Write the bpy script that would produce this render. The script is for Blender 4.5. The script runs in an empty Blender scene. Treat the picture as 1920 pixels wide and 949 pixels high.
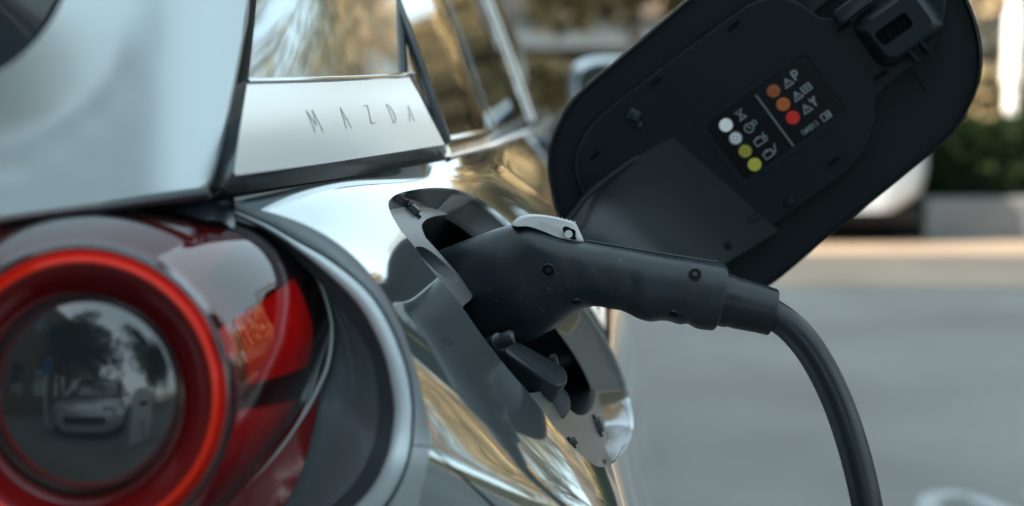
import bpy, bmesh, math, random
import numpy as np
from mathutils import Vector, Matrix
from mathutils.geometry import delaunay_2d_cdt
from mathutils.bvhtree import BVHTree
random.seed(7); rng = np.random.default_rng(7)
scene = bpy.context.scene
C = scene.collection

# ------------------------------------------------------------------ camera
FPX = 50/36*1920
CAMZ = 1.05
PITCH = math.atan((474.5-150)/FPX)
cd = bpy.data.cameras.new('camera'); cam = bpy.data.objects.new('camera', cd); C.objects.link(cam)
cd.sensor_width = 36; cd.lens = 50; cd.clip_start = .02; cd.clip_end = 3000
cam.location = (0, 0, CAMZ); cam.rotation_euler = (math.radians(90)-PITCH, 0, 0)
cd.dof.use_dof = True; cd.dof.focus_distance = .92; cd.dof.aperture_fstop = 4.0
scene.camera = cam
# ------------------------------------------------------------------ sky, sun, exposure
SUN_TO = Vector((.95, .30, -.60)).normalized()
el = math.asin(-SUN_TO.z); az = math.atan2(-SUN_TO.x, -SUN_TO.y)
w = bpy.data.worlds.new('World'); scene.world = w; w.use_nodes = True
nt = w.node_tree
sky = nt.nodes.new('ShaderNodeTexSky'); sky.sky_type = 'NISHITA'; sky.sun_disc = False
sky.sun_elevation = el; sky.sun_rotation = az % (2*math.pi)
sky.air_density = 1.0; sky.dust_density = 2.5; sky.ozone_density = 1.0
thin = nt.nodes.new('ShaderNodeMix'); thin.data_type = 'RGBA'; thin.inputs[0].default_value = .65      # even thin overcast veil over the blue
thin.inputs[7].default_value = (4.15, 5.3, 5.6, 1)
nt.links.new(sky.outputs[0], thin.inputs[6]); nt.links.new(thin.outputs[2], nt.nodes['Background'].inputs[0])
nt.nodes['Background'].inputs[1].default_value = .13
sl = bpy.data.lights.new('sun', 'SUN'); sl.energy = 4.8; sl.angle = math.radians(.5); sl.color = (1, .85, .68)
so = bpy.data.objects.new('sun', sl); C.objects.link(so)
so.rotation_euler = SUN_TO.to_track_quat('-Z', 'Y').to_euler(); so.location = (-20, -6, 20)
scene.view_settings.view_transform = 'Standard'; scene.view_settings.look = 'None'
scene.view_settings.exposure = 1.72; scene.view_settings.gamma = 1

# ------------------------------------------------------------------ projection helpers (photo pixels <-> metres)
Fv = np.array([0, math.cos(PITCH), -math.sin(PITCH)]); Uv = np.array([0, math.sin(PITCH), math.cos(PITCH)]); Rv = np.array([1., 0, 0])
CAM = np.array([0, 0, CAMZ])
def P(px, py, d):
    return CAM + Fv*d + Uv*(-(py-474.5)/FPX*d) + Rv*((px-960)/FPX*d)
def proj(p):
    q = np.asarray(p, float)-CAM
    d = q@Fv
    return np.stack([960+FPX*(q@Rv)/d, 474.5-FPX*(q@Uv)/d], -1)
def W(x, y, h): return np.array([x, y, CAMZ-h])

def spline_mat(n):
    """natural cubic second derivatives: M = A @ y"""
    A = np.eye(n); B = np.zeros((n, n))
    for i in range(1, n-1):
        A[i, i-1] = 1; A[i, i] = 4; A[i, i+1] = 1
        B[i, i-1] = 6; B[i, i] = -12; B[i, i+1] = 6
    return np.linalg.solve(A, B)
def spline_w(u, n, SM):
    """weights over control values at parameter u (array); linear outside"""
    u = np.atleast_1d(np.asarray(u, float)); i = np.clip(np.floor(u).astype(int), 0, n-2); f = u-i
    E = np.eye(n)
    def cub(i, f):
        a = 1-f; b = f
        return a[:, None]*E[i]+b[:, None]*E[i+1]+((a**3-a)/6)[:, None]*SM[i]+((b**3-b)/6)[:, None]*SM[i+1]
    def dcub(i, f):
        a = 1-f; b = f
        return E[i+1]-E[i]-((3*a*a-1)/6)[:, None]*SM[i]+((3*b*b-1)/6)[:, None]*SM[i+1]
    fc = np.clip(f, 0, 1)
    return cub(i, fc)+(f-fc)[:, None]*dcub(i, fc)
class Surf:
    def __init__(s, grid, flip=1):
        s.G = np.array(grid, float); s.R, s.Cn = s.G.shape[:2]; s.flip = flip
        s.mr = spline_mat(s.R); s.mc = spline_mat(s.Cn); s.tab = None
    def at(s, a, b):
        wr = spline_w(a, s.R, s.mr); wc = spline_w(b, s.Cn, s.mc)
        return np.einsum('ki,kj,ijc->kc', wr, wc, s.G)
    def nrm(s, a, b, e=1e-3):
        a = np.atleast_1d(np.asarray(a, float)); b = np.atleast_1d(np.asarray(b, float))
        n = np.cross(s.at(a+e, b)-s.at(a-e, b), s.at(a, b+e)-s.at(a, b-e))*s.flip
        return n/np.linalg.norm(n, axis=1)[:, None]
    def off(s, a, b, o):
        p = s.at(a, b)
        if callable(o): return p-s.nrm(a, b)*o(np.atleast_1d(b))[:, None]
        return p if np.all(o == 0) else p-s.nrm(a, b)*o
    def hit(s, pts, o=0., lim=None):
        pts = np.asarray(pts, float)
        if s.tab is None:
            aa, bb = np.meshgrid(np.linspace(-.2, s.R-.8, 70), np.linspace(-.2, s.Cn-.8, 90), indexing='ij')
            s.ta = aa.ravel(); s.tb = bb.ravel(); s.tab = proj(s.at(s.ta, s.tb))
        out = []
        for p in pts:
            m = ((s.tab-p)**2).sum(1)
            if lim is not None: m = m+1e9*((s.tb > lim))
            k = m.argmin(); x = np.array([s.ta[k], s.tb[k]])
            for _ in range(14):
                e = 1e-3
                q = proj(s.off([x[0], x[0]+e, x[0]], [x[1], x[1], x[1]+e], o))
                J = np.stack([(q[1]-q[0])/e, (q[2]-q[0])/e], 1); r = q[0]-p
                if abs(r).max() < .02: break
                try: dx = np.linalg.solve(J, r)
                except Exception: break
                n = np.abs(dx).max()
                if n > .3: dx *= .3/n
                x = x-dx
            out.append(x)
        return np.array(out)
def crv(pts, n=6, closed=False):
    """Catmull-Rom through points"""
    p = np.asarray(pts, float); m = len(p); out = []
    for i in range(m if closed else m-1):
        if closed: a, b, c, d = p[(i-1) % m], p[i], p[(i+1) % m], p[(i+2) % m]
        else: a, b, c, d = p[max(i-1, 0)], p[i], p[i+1], p[min(i+2, m-1)]
        for k in range(n):
            t = k/n
            out.append(.5*((2*b)+(c-a)*t+(2*a-5*b+4*c-d)*t*t+(3*b-a-3*c+d)*t**3))
    if not closed: out.append(p[-1])
    return np.array(out)
def lin(pts, n=6, closed=True):
    p = np.asarray(pts, float); m = len(p); out = []
    for i in range(m if closed else m-1):
        for k in range(n): out.append(p[i]+(p[(i+1) % m]-p[i])*k/n)
    if not closed: out.append(p[-1])
    return np.array(out)
def inside(poly, pts):
    x, y = pts[:, 0], pts[:, 1]; r = np.zeros(len(pts), bool)
    for i in range(len(poly)):
        a = poly[i]; b = poly[i-1]
        c = (a[1] > y) != (b[1] > y)
        with np.errstate(divide='ignore', invalid='ignore'):
            r ^= c & (x < (b[0]-a[0])*(y-a[1])/(b[1]-a[1])+a[0])
    return r

# ------------------------------------------------------------------ object helpers
def mk(name, verts, faces, mat, parent=None, smooth=True, normals=None, mats=None, fmat=None, auto=None):
    me = bpy.data.meshes.new(name)
    me.from_pydata([tuple(map(float, v)) for v in verts], [], [tuple(map(int, f)) for f in faces])
    for m in (mats or [mat]): me.materials.append(m)
    if fmat is not None: me.polygons.foreach_set('material_index', np.asarray(fmat, np.int32))
    me.polygons.foreach_set('use_smooth', [smooth]*len(me.polygons))
    me.update()
    if auto is not None:
        bm = bmesh.new(); bm.from_mesh(me); a = math.radians(auto)
        for e in bm.edges:
            if len(e.link_faces) == 2 and e.calc_face_angle(0) > a: e.smooth = False
        bm.to_mesh(me); bm.free()
    if normals is not None: me.normals_split_custom_set_from_vertices([tuple(map(float, n)) for n in normals])
    o = bpy.data.objects.new(name, me); C.objects.link(o)
    if parent is not None: put(o, parent)
    return o
def wloc(o):
    m = Vector((0, 0, 0))
    while o: m += o.location; o = o.parent
    return m
def put(o, parent):
    """meshes are written in world metres; keep them there under an unrotated parent"""
    o.parent = parent; o.location = -wloc(parent) if o.type == 'MESH' else o.location-wloc(parent)
def tag(o, label=None, cat=None, group=None, kind=None):
    if label: o['label'] = label
    if cat: o['category'] = cat
    if group: o['group'] = group
    if kind: o['kind'] = kind
    return o
def empty(name, loc, parent=None):
    o = bpy.data.objects.new(name, None); o.empty_display_size = .05; C.objects.link(o); o.location = loc
    if parent: put(o, parent)
    return o
class MB:
    def __init__(s): s.v = []; s.f = []; s.m = []
    def add(s, v, f, m=0):
        n = len(s.v); s.v += [tuple(map(float, p)) for p in v]; s.f += [tuple(int(i)+n for i in q) for q in f]; s.m += [m]*len(f); return s
    def build(s, name, mat, parent=None, smooth=True, mats=None, auto=35):
        return mk(name, s.v, s.f, mat, parent, smooth, None, mats, s.m if mats else None, auto)
def loft(loops, closed=True, cap0=False, cap1=False, rev=False):
    v = [p for l in loops for p in l]; n = len(loops[0]); f = []
    for i in range(len(loops)-1):
        for j in range(n if closed else n-1):
            k = (j+1) % n; q = (i*n+j, i*n+k, (i+1)*n+k, (i+1)*n+j); f.append(q[::-1] if rev else q)
    if cap0: q = tuple(range(n)); f.append(q if rev else q[::-1])
    if cap1: q = tuple(range((len(loops)-1)*n, len(loops)*n)); f.append(q[::-1] if rev else q)
    return v, f
def box(x0, x1, y0, y1, z0, z1):
    v = [(x, y, z) for z in (z0, z1) for y in (y0, y1) for x in (x0, x1)]
    return v, [(0, 2, 3, 1), (4, 5, 7, 6), (0, 1, 5, 4), (2, 6, 7, 3), (0, 4, 6, 2), (1, 3, 7, 5)]
def tube(path, rad, n=16, cap=True):
    path = [Vector(p) for p in path]; loops = []
    rad = rad if hasattr(rad, '__len__') else [rad]*len(path); ref = None
    for i, p in enumerate(path):
        t = (path[min(i+1, len(path)-1)]-path[max(i-1, 0)]).normalized()
        if ref is None: ref = t.orthogonal().normalized()
        ref = (ref-t*ref.dot(t)).normalized(); b = t.cross(ref)
        loops.append([p+(ref*math.cos(2*math.pi*k/n)+b*math.sin(2*math.pi*k/n))*rad[i] for k in range(n)])
    return loft(loops, True, cap, cap)
def patch(S, outer, holes=(), na=40, nb=40, off=0.):
    """triangulated trimmed piece of a smooth surface, with the surface's own normals"""
    outer = np.asarray(outer); loops = [outer]+[np.asarray(h) for h in holes]
    lo, hi = outer.min(0), outer.max(0)
    aa, bb = np.meshgrid(np.linspace(lo[0], hi[0], na), np.linspace(lo[1], hi[1], nb), indexing='ij')
    g = np.stack([aa.ravel(), bb.ravel()], 1)
    ok = inside(outer, g)
    for h in holes: ok &= ~inside(np.asarray(h), g)
    g = g[ok]
    sc = np.array([(hi[0]-lo[0])/na, (hi[1]-lo[1])/nb])
    al = np.concatenate(loops)
    dm = np.array([(((al-p)/sc)**2).sum(1).min() for p in g]) if len(g) else np.zeros(0)
    g = g[dm > .16]
    pts = []; ed = []
    for l in loops:
        n0 = len(pts); pts += list(l); ed += [(n0+i, n0+(i+1) % len(l)) for i in range(len(l))]
    pts += list(g)
    r = delaunay_2d_cdt([Vector((p[0]/sc[0], p[1]/sc[1])) for p in pts], ed, [], 0, 1e-6)
    v2 = np.array([(v.x, v.y) for v in r[0]])*sc; fs = np.array([f for f in r[2] if len(f) == 3])
    cen = v2[fs].mean(1)
    ok = inside(outer, cen)
    for h in holes: ok &= ~inside(np.asarray(h), cen)
    fs = fs[ok]
    v3 = S.off(v2[:, 0], v2[:, 1], off); nn = S.nrm(v2[:, 0], v2[:, 1])
    gn = np.cross(v3[fs[:, 1]]-v3[fs[:, 0]], v3[fs[:, 2]]-v3[fs[:, 0]])
    flip = (gn*nn[fs[:, 0]]).sum(1) < 0
    fs[flip] = fs[flip][:, ::-1]
    return v3, fs, nn
def clean_loop(l, eps=1e-4):
    l = np.asarray(l); keep = [i for i in range(len(l)) if np.abs(l[i]-l[i-1]).max() > eps]
    return l[keep]

# ------------------------------------------------------------------ materials
def mat(name, col, rough=.5, metal=0., coat=0., crough=.03, spec=.5, bump=None, var=None, rvar=None, ior=1.5, dust=None, trans=None, emit=None):
    m = bpy.data.materials.new(name); m.use_nodes = True; n = m.node_tree.nodes; L = m.node_tree.links; b = n['Principled BSDF']
    I = b.inputs
    I['Base Color'].default_value = (*col, 1); I['Roughness'].default_value = rough; I['Metallic'].default_value = metal
    I['Coat Weight'].default_value = coat; I['Coat Roughness'].default_value = crough; I['Specular IOR Level'].default_value = spec; I['IOR'].default_value = ior; I['Coat IOR'].default_value = max(1.5, ior)
    tc = n.new('ShaderNodeTexCoord')
    def noise(sc, det=4, vec='Object'):
        t = n.new('ShaderNodeTexNoise'); t.inputs['Scale'].default_value = sc; t.inputs['Detail'].default_value = det
        L.new(tc.outputs[vec], t.inputs['Vector']); return t
    def ramp(src, a, b_, c0, c1):
        r = n.new('ShaderNodeValToRGB'); r.color_ramp.elements[0].position = a; r.color_ramp.elements[1].position = b_
        r.color_ramp.elements[0].color = (*c0, 1); r.color_ramp.elements[1].color = (*c1, 1); L.new(src, r.inputs[0]); return r
    csock = None
    if var:
        sc, c2 = var[0], var[1]; t = noise(sc, 6); r = ramp(t.outputs['Fac'], .35, .68, col, c2); csock = r.outputs[0]
        if len(var) > 2:
            t2 = noise(var[2], 3); mx = n.new('ShaderNodeMix'); mx.data_type = 'RGBA'; mx.blend_type = 'MULTIPLY'; mx.inputs[0].default_value = .7
            r2 = ramp(t2.outputs['Fac'], .3, .7, (var[3],)*3, (1.25,)*3)
            L.new(csock, mx.inputs[6]); L.new(r2.outputs[0], mx.inputs[7]); csock = mx.outputs[2]
    if dust:
        t = noise(dust[0], 2); r = ramp(t.outputs['Fac'], dust[1], dust[1]+.02, (0, 0, 0), (1, 1, 1))
        mx = n.new('ShaderNodeMix'); mx.data_type = 'RGBA'
        mm = n.new('ShaderNodeMath'); mm.operation = 'MULTIPLY'; mm.inputs[1].default_value = dust[2]
        L.new(r.outputs[0], mm.inputs[0]); L.new(mm.outputs[0], mx.inputs[0])
        if csock: L.new(csock, mx.inputs[6])
        else: mx.inputs[6].default_value = (*col, 1)
        mx.inputs[7].default_value = (*dust[3], 1); csock = mx.outputs[2]
    if csock: L.new(csock, I['Base Color'])
    if rvar:
        t = noise(rvar[0], 4); mr = n.new('ShaderNodeMapRange'); mr.inputs[1].default_value = .3; mr.inputs[2].default_value = .7
        mr.inputs[3].default_value = rvar[1]; mr.inputs[4].default_value = rvar[2]; L.new(t.outputs['Fac'], mr.inputs[0]); L.new(mr.outputs[0], I['Roughness'])
    if bump:
        t = noise(bump[0], 3); bp = n.new('ShaderNodeBump'); bp.inputs['Strength'].default_value = bump[1]; bp.inputs['Distance'].default_value = bump[2]
        L.new(t.outputs['Fac'], bp.inputs['Height']); L.new(bp.outputs[0], I['Normal'])
    if emit: I['Emission Color'].default_value = (*emit[0], 1); I['Emission Strength'].default_value = emit[1]
    return m
def shell(name, tint, refl=1.0, rough=.02, ior=1.5):
    """thin clear plastic: tinted see-through plus its surface reflection"""
    m = bpy.data.materials.new(name); m.use_nodes = True; n = m.node_tree.nodes; L = m.node_tree.links; n.clear()
    o = n.new('ShaderNodeOutputMaterial'); t = n.new('ShaderNodeBsdfTransparent'); g = n.new('ShaderNodeBsdfGlossy'); x = n.new('ShaderNodeMixShader'); fr = n.new('ShaderNodeFresnel')
    t.inputs[0].default_value = (*tint, 1); g.inputs['Roughness'].default_value = rough; g.inputs[0].default_value = (refl,)*3+(1,); fr.inputs['IOR'].default_value = ior
    L.new(fr.outputs[0], x.inputs[0]); L.new(t.outputs[0], x.inputs[1]); L.new(g.outputs[0], x.inputs[2]); L.new(x.outputs[0], o.inputs[0]); return m
def leafmat(name, c0, c1, tr=.35):
    m = bpy.data.materials.new(name); m.use_nodes = True; n = m.node_tree.nodes; L = m.node_tree.links; n.clear()
    o = n.new('ShaderNodeOutputMaterial'); g = n.new('ShaderNodeNewGeometry'); r = n.new('ShaderNodeValToRGB')
    r.color_ramp.elements[0].color = (*c0, 1); r.color_ramp.elements[1].color = (*c1, 1)
    d = n.new('ShaderNodeBsdfDiffuse'); t = n.new('ShaderNodeBsdfTranslucent'); x = n.new('ShaderNodeMixShader'); x.inputs[0].default_value = tr
    L.new(g.outputs['Random Per Island'], r.inputs[0]); L.new(r.outputs[0], d.inputs[0]); L.new(r.outputs[0], t.inputs[0])
    L.new(d.outputs[0], x.inputs[1]); L.new(t.outputs[0], x.inputs[2]); L.new(x.outputs[0], o.inputs[0]); return m
M = {}
M['paint'] = mat('silver_white_paint', (.33, .375, .39), .075, .84, 1., .010, ior=1.9,  dust=(420, .76, .35, (.5, .47, .42)))
M['paint_soft'] = mat('body_paint_tail_reflect', (.40, .445, .46), .40, .75, .5, .06, ior=1.5, dust=(420, .76, .3, (.4, .38, .34)))  # same paint as the body; the tailgate's dimmer reflections are set into this tone
M['gloss'] = mat('pillar_gloss', (.20, .225, .235), .12, .75, 1., .01, ior=1.7, bump=(26, .05, .004))
M['satin'] = mat('satin_silver_trim', (.88, .885, .88), .34, .45, .15, .2)
M['satin_shade'] = mat('trim_bevel_shade', (.20, .22, .23), .2, .8)  # same satin trim; the bevel's darker reflection is put into the colour
M['edge'] = mat('bright_edge', (.62, .64, .66), .2, .9)
M['engrave'] = mat('engraved_letter', (.48, .51, .53), .28, .8)
M['chrome'] = mat('chrome', (.55, .53, .5), .1, 1.)
M['lip'] = mat('port_lip_paint', (.022, .026, .028), .3, .2, 1., .02, ior=2.0)
M['glass'] = mat('dark_window_glass', (.012, .016, .018), .03, 0, 1., .0, spec=.9, ior=2.2)
M['dark'] = mat('dark_trim', (.010, .014, .018), .32, bump=(900, .08, .0004))
M['seal'] = mat('black_seal', (.008, .012, .016), .28, coat=.5, crough=.15)
M['rearglass'] = mat('rear_window_glass', (.012, .02, .026), .05, spec=.5)
M['frame'] = mat('door_frame_gloss', (.05, .055, .06), .12, .3, 1., .05)
M['flap'] = mat('flap_plastic', (.0028, .0068, .0092), .40, spec=.24, bump=(1600, .12, .0003), rvar=(60, .38, .5))
M['flap_rim'] = mat('flap_pan_plastic', (.0085, .0125, .0145), .55, spec=.15, bump=(1600, .1, .0003))
M['arm'] = mat('hinge_arm_plastic', (.0050, .0110, .0142), .38, spec=.46, bump=(1400, .1, .0003))
M['latch'] = mat('latch_plastic', (.006, .011, .0145), .40, spec=.25, bump=(1400, .1, .0003))
M['gun'] = mat('black_gun_plastic', (.0045, .0100, .0135), .38, spec=.40, bump=(1500, .22, .0004), var=(22, (.0095, .0160, .0200)), rvar=(28, .28, .48), dust=(260, .70, .5, (.07, .08, .085)))
M['rubber'] = mat('cuff_rubber', (.006, .0105, .0135), .36, spec=.4, bump=(700, .1, .0003), rvar=(50, .3, .44))
M['cable'] = mat('cable_rubber', (.006, .0105, .0135), .30, spec=.45, bump=(160, .1, .0006), rvar=(40, .27, .4), dust=(300, .74, .4, (.1, .1, .1)))
M['screw'] = mat('screw_steel', (.03, .032, .032), .35, .9)
M['hole'] = mat('hole_shade_black', (.002, .003, .004), .6, spec=.1)  # near-black stands in for the shade inside holes, slots and pockets
M['cap'] = mat('grey_lever_plastic', (.38, .39, .385), .45, bump=(500, .25, .0005), var=(60, (.46, .46, .45)))
M['plate'] = mat('grey_port_plastic', (.145, .15, .15), .36, .4, bump=(1800, .35, .0005))
M['well'] = mat('socket_black', (.007, .010, .012), .4)
M['armgrey'] = mat('cap_arm_plastic', (.018, .025, .03), .38, bump=(1200, .15, .0003))
M['label'] = mat('label_black', (.002, .003, .005), .2, spec=.25)
for k, c in dict(white=(.42, .45, .45), white2=(.24, .265, .27), yellow=(.42, .39, .05), yellow2=(.19, .175, .02), orange=(.38, .09, .015), orange2=(.20, .045, .012), red=(.55, .012, .006), ink=(.17, .19, .20), divider=(.12, .14, .15)).items():
    M[k] = mat('print_'+k, c, .35)
M['red'] = M.pop('red'); M['print_red'] = M['red']
M['lamp_red'] = mat('lamp_ring_red', (.78, .026, .004), .2, 0, .25, .05)
M['lamp_deep'] = mat('lamp_deep_red', (.16, .006, .007), .2, 0, .5, .05)
M['lamp_block'] = mat('lamp_block_red', (.62, .008, .004), .25, 0, .3, .08, var=(160, (.45, .005, .003)))
M['lamp_black'] = mat('lamp_housing', (.03, .005, .009), .25)
M['lamp_clear'] = shell('lamp_cover', (.93, .36, .36), 1., .012, 1.75)
M['lamp_lens'] = mat('lamp_lens_glass', (.016, .02, .022), .06, .0, 1., .03, spec=.55, ior=1.55)
M['lamp_white'] = mat('lamp_white_strip', (.6, .6, .62), .25)
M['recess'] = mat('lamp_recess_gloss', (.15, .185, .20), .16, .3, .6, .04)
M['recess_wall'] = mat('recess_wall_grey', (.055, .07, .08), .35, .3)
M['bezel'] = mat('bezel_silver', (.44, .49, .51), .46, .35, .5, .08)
M['asphalt'] = mat('asphalt', (.140, .135, .124), .85, bump=(90, .5, .006), var=(.8, (.225, .218, .202), 220, .5))
M['concrete'] = mat('pale_concrete', (.27, .20, .145), .85, bump=(60, .4, .004), var=(2, (.34, .26, .19), 90, .75))
M['kerb'] = mat('grey_concrete', (.14, .15, .155), .85, bump=(60, .4, .004), var=(3, (.19, .20, .205), 70, .75))
M['paintline'] = mat('road_paint', (.33, .345, .35), .7, bump=(120, .4, .003), dust=(60, .6, .8, (.08, .085, .09)))
M['bark'] = mat('bark', (.15, .10, .065), .9, bump=(20, .8, .02), var=(6, (.24, .17, .11)))
M['leaf_gold'] = leafmat('leaf_gold', (.055, .055, .022), (.72, .56, .32), .25)
M['leaf_olive'] = leafmat('leaf_olive', (.025, .035, .014), (.34, .29, .14))
M['leaf_green'] = leafmat('leaf_green', (.010, .018, .010), (.034, .056, .022))
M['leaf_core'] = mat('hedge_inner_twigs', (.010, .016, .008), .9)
M['wall_pale'] = mat('pale_wall', (.55, .55, .53), .85, var=(.7, (.66, .66, .63)), bump=(8, .2, .01))
M['wall_brown'] = mat('brown_wall', (.13, .095, .07), .85, var=(1.2, (.17, .125, .09)), bump=(8, .2, .01))
M['roof'] = mat('brown_roof', (.07, .05, .035), .85, var=(2, (.10, .07, .05)))
M['win'] = mat('window_pane', (.02, .025, .03), .05, 0, 1.)
M['white'] = mat('white_coating', (.80, .80, .79), .4)
M['carwhite'] = mat('white_car_paint', (.74, .78, .80), .3, 0, 1., .02)
M['carsilver'] = mat('silver_car_paint', (.55, .57, .59), .3, .4, 1., .02)
M['tyre'] = mat('tyre_rubber', (.012, .012, .013), .8)
M['rim'] = mat('alloy_rim', (.4, .41, .42), .3, .9)
M['clear_lamp'] = mat('headlamp_glass', (.5, .52, .54), .08, .3, 1.)
M['blue'] = mat('sign_blue', (.02, .12, .40), .4)
M['charger'] = mat('charger_shell', (.78, .80, .78), .35, bump=(200, .1, .001))
M['under'] = mat('underbody', (.006, .006, .007), .8)

# =================================================================== THE ELECTRIC CAR
car = tag(empty('electric_car', (-.70, 2.4, 0)), 'silver white electric hatchback in close-up, its charging flap open and a plug in its port', 'car')

# ---- quarter panel surface (rows: shoulder -> sill, columns: tail -> nose)
QG = [
 # t0 (lamp rim)        t1 (port rear edge)     t2 (port front edge)     t3                    t4                 t5                 t6                 t7
 [P(424,381,.755),  P(603,343,.86),   P(836,301,1.11),  P(924,281,1.36),  W(.022,1.8,.068),  W(.062,2.6,.072),  W(.080,3.5,.085),  W(.0,4.35,.20)],
 [P(578,424,.750),  P(716,369,.86),   P(905,372,1.11),  P(978,348,1.36),  W(.062,1.8,.102),  W(.095,2.6,.105),  W(.108,3.5,.12),   W(.03,4.35,.24)],
 [P(731,568,.728),  P(905,605,.86),   P(1085,566,1.11), P(1128,524,1.36), W(.116,1.8,.190),  W(.138,2.6,.195),  W(.148,3.5,.21),   W(.06,4.35,.30)],
 [P(806,812,.716),  P(1133,898,.872), P(1190,838,1.125), P(1202,755,1.36), W(.146,1.8,.300),  W(.160,2.6,.300),  W(.170,3.5,.31),   W(.08,4.35,.40)],
 [P(780,985,.714),  P(1222,1150,.88), P(1226,1060,1.11),P(1226,960,1.36), W(.160,1.8,.420),  W(.165,2.6,.42),   W(.175,3.5,.42),   W(.09,4.35,.50)],
 [W(-.068,.725,.42),W(.085,.88,.50),  W(.115,1.12,.54), W(.140,1.37,.56), W(.150,1.8,.60),   W(.150,2.6,.62),   W(.165,3.5,.62),   W(.07,4.35,.68)],
]
Q = Surf(QG)
if Q.nrm([2.], [1.5])[0][0] < 0: Q.flip = -1
OPEN = crv([(728,385),(732,373),(750,362),(788,354),(828,352),(865,358),(905,377),(950,411),(1000,460),(1050,517),(1100,580),(1140,642),(1165,695),(1180,745),(1187,790),(1181,826),(1162,857),(1142,873),(1122,875),(1100,862),(1078,842),(1035,794),(995,741),(950,689),(900,624),(862,569),(831,532),(803,499),(777,462),(752,433),(735,405)], 4, True)
OST = Q.hit(OPEN, 0, 2.6)
SPLIT = Q.hit(crv([(803,836),(850,878),(925,949),(1020,1040)], 5), 0, 2.)
SPLIT = np.concatenate([[[SPLIT[0][0], 0.]], SPLIT])
s_end = SPLIT[-1]
SPLIT = np.concatenate([SPLIT, [[4.45, max(s_end[1]+.02, 1.0)]], [[5., 1.15]]])
SPLIT = SPLIT[np.argsort(SPLIT[:, 1])]; SPLIT[:, 0] = np.maximum.accumulate(SPLIT[:, 0])
top = [(0., t) for t in np.linspace(0, 7, 57)]; front = [(s, 7.) for s in np.linspace(0, 5, 20)[1:]]; bot = [(5., t) for t in np.linspace(7, 1.2, 40)[1:]]
left = [(s, 0.) for s in np.linspace(SPLIT[0][0]-.012, 0, 40)[:-1]]
outerQ = top+front+bot+[(a-.018, b) for a, b in SPLIT[::-1]][1:-1]+left
v, f, n = patch(Q, clean_loop(outerQ), [OST], 70, 150)
mk('quarter_panel', v, f, M['paint'], car, normals=n)
outerB = [(a+.018, b) for a, b in SPLIT[:-1]]+[(5., 1.12)]+[(5., t) for t in np.linspace(1.1, 0, 14)[1:]]+[(s, 0.) for s in np.linspace(5, SPLIT[0][0]+.012, 16)[1:-1]]
v, f, n = patch(Q, clean_loop(outerB), [], 40, 30)
mk('bumper_corner', v, f, M['paint'], car, normals=n)
# chamfer turned in from the panel edge towards the lamp, split at the bumper
ES = np.linspace(0, 5, 160); EP = Q.at(ES, ES*0); EPX = proj(EP); ED = (EP-CAM)@Fv
def deq(y): return float(np.interp(y, EPX[:, 1], ED))
rim_out = crv([(410,386),(445,396),(500,420),(550,449),(625,492),(694,550),(735,615),(763,687),(773,745),(774,793),(766,860),(735,930),(680,995),(600,1065),(480,1140)], 6)
rim_in = crv([(400,391),(430,400),(488,424),(535,452),(600,502),(663,562),(700,620),(724,680),(738,756),(737,795),(724,860),(692,920),(640,970),(560,1035),(440,1110)], 6)
rim_deep = crv([(396,394),(425,405),(478,430),(522,460),(582,512),(636,570),(672,622),(696,670),(709,745),(708,790),(697,845),(665,905),(615,955),(540,1015),(425,1090)], 6)
def byang(c):
    a = np.arctan2(c[:, 1]-800, c[:, 0]-330); o = np.argsort(a); return a[o], c[o]
def chamfer(s0, s1, name):
    ss = np.linspace(s0, s1, 70); z = np.zeros(70); e = Q.at(ss, z); nn = Q.nrm(ss, z); px = proj(e); d = (e-CAM)@Fv
    a0, c0 = byang(rim_out); aa = np.arctan2(px[:, 1]-800, px[:, 0]-330)
    q = np.stack([np.interp(aa, a0, c0[:, 0]), np.interp(aa, a0, c0[:, 1])], 1); q = q+(px-q)*.08
    inn = np.array([P(x, y, dd+.006) for (x, y), dd in zip(q, d)]); w_ = inn-e
    lo = [e, e+w_*.03-nn*.0002, e+w_*.08+nn*.0001, e+w_*.16, e+w_*.5, e+w_*.9, inn, inn+Fv*.012]
    v, f = loft(lo, False); mk(name, v, f, M['bezel'], car, auto=50)
chamfer(0, SPLIT[0][0]-.012, 'panel_chamfer'); chamfer(SPLIT[0][0]+.012, 5, 'bumper_chamfer')

# ---- charging port
port = empty('charge_port', P(960, 620, .98), car)
def inset(st, o, k=0.):
    c = st.mean(0); s2 = c+(st-c)*(1-k); return Q.off(s2[:, 0], s2[:, 1], o)
def dp(x=0., u=1.): return lambda b: (.0115+.0085*np.clip(b-1.05, 0, 1.1))*u+x      # the liner sits deeper towards the front
DP = dp()
def shr(k): c = np.array((OST[:, 0].mean(), OST[:, 1].min()+.06)); return c+(OST-c)*np.array((1-k*.55, 1-k*1.6))
def lipl(o, k): s2 = shr(k); return Q.off(s2[:, 0], s2[:, 1], o)
v, f = loft([lipl(0, 0), lipl(.0002, .0010), lipl(.0007, .0026), lipl(.0015, .0040), lipl(.0022, .0046)], True); mk('port_edge', v, f, M['paint'], car)
v, f = loft([lipl(.0019, .0043)]+[lipl(dp(.0018*(1-u)+.0006, u), .004+.076*u**1.2) for u in np.linspace(.08, 1, 12)]+[lipl(dp(.003), .09)], True)
mk('port_lip', v, f, M['lip'], port)
WELL = crv([(797,443),(791,422),(806,408),(840,402),(880,405),(922,426),(965,457),(1015,510),(1070,590),(1102,650),(1116,700),(1116,745),(1106,771),(1086,779),(1062,762),(1034,731),(992,737),(955,715),(905,640),(866,584),(886,556),(870,527),(830,481),(803,451)], 4, True)
WST = Q.hit(WELL, DP, 2.6)
DIMP = crv([(780,463),(795,464),(815,477),(840,500),(856,520),(859,528),(846,526),(822,512),(800,492),(785,474)], 4, True)
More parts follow.
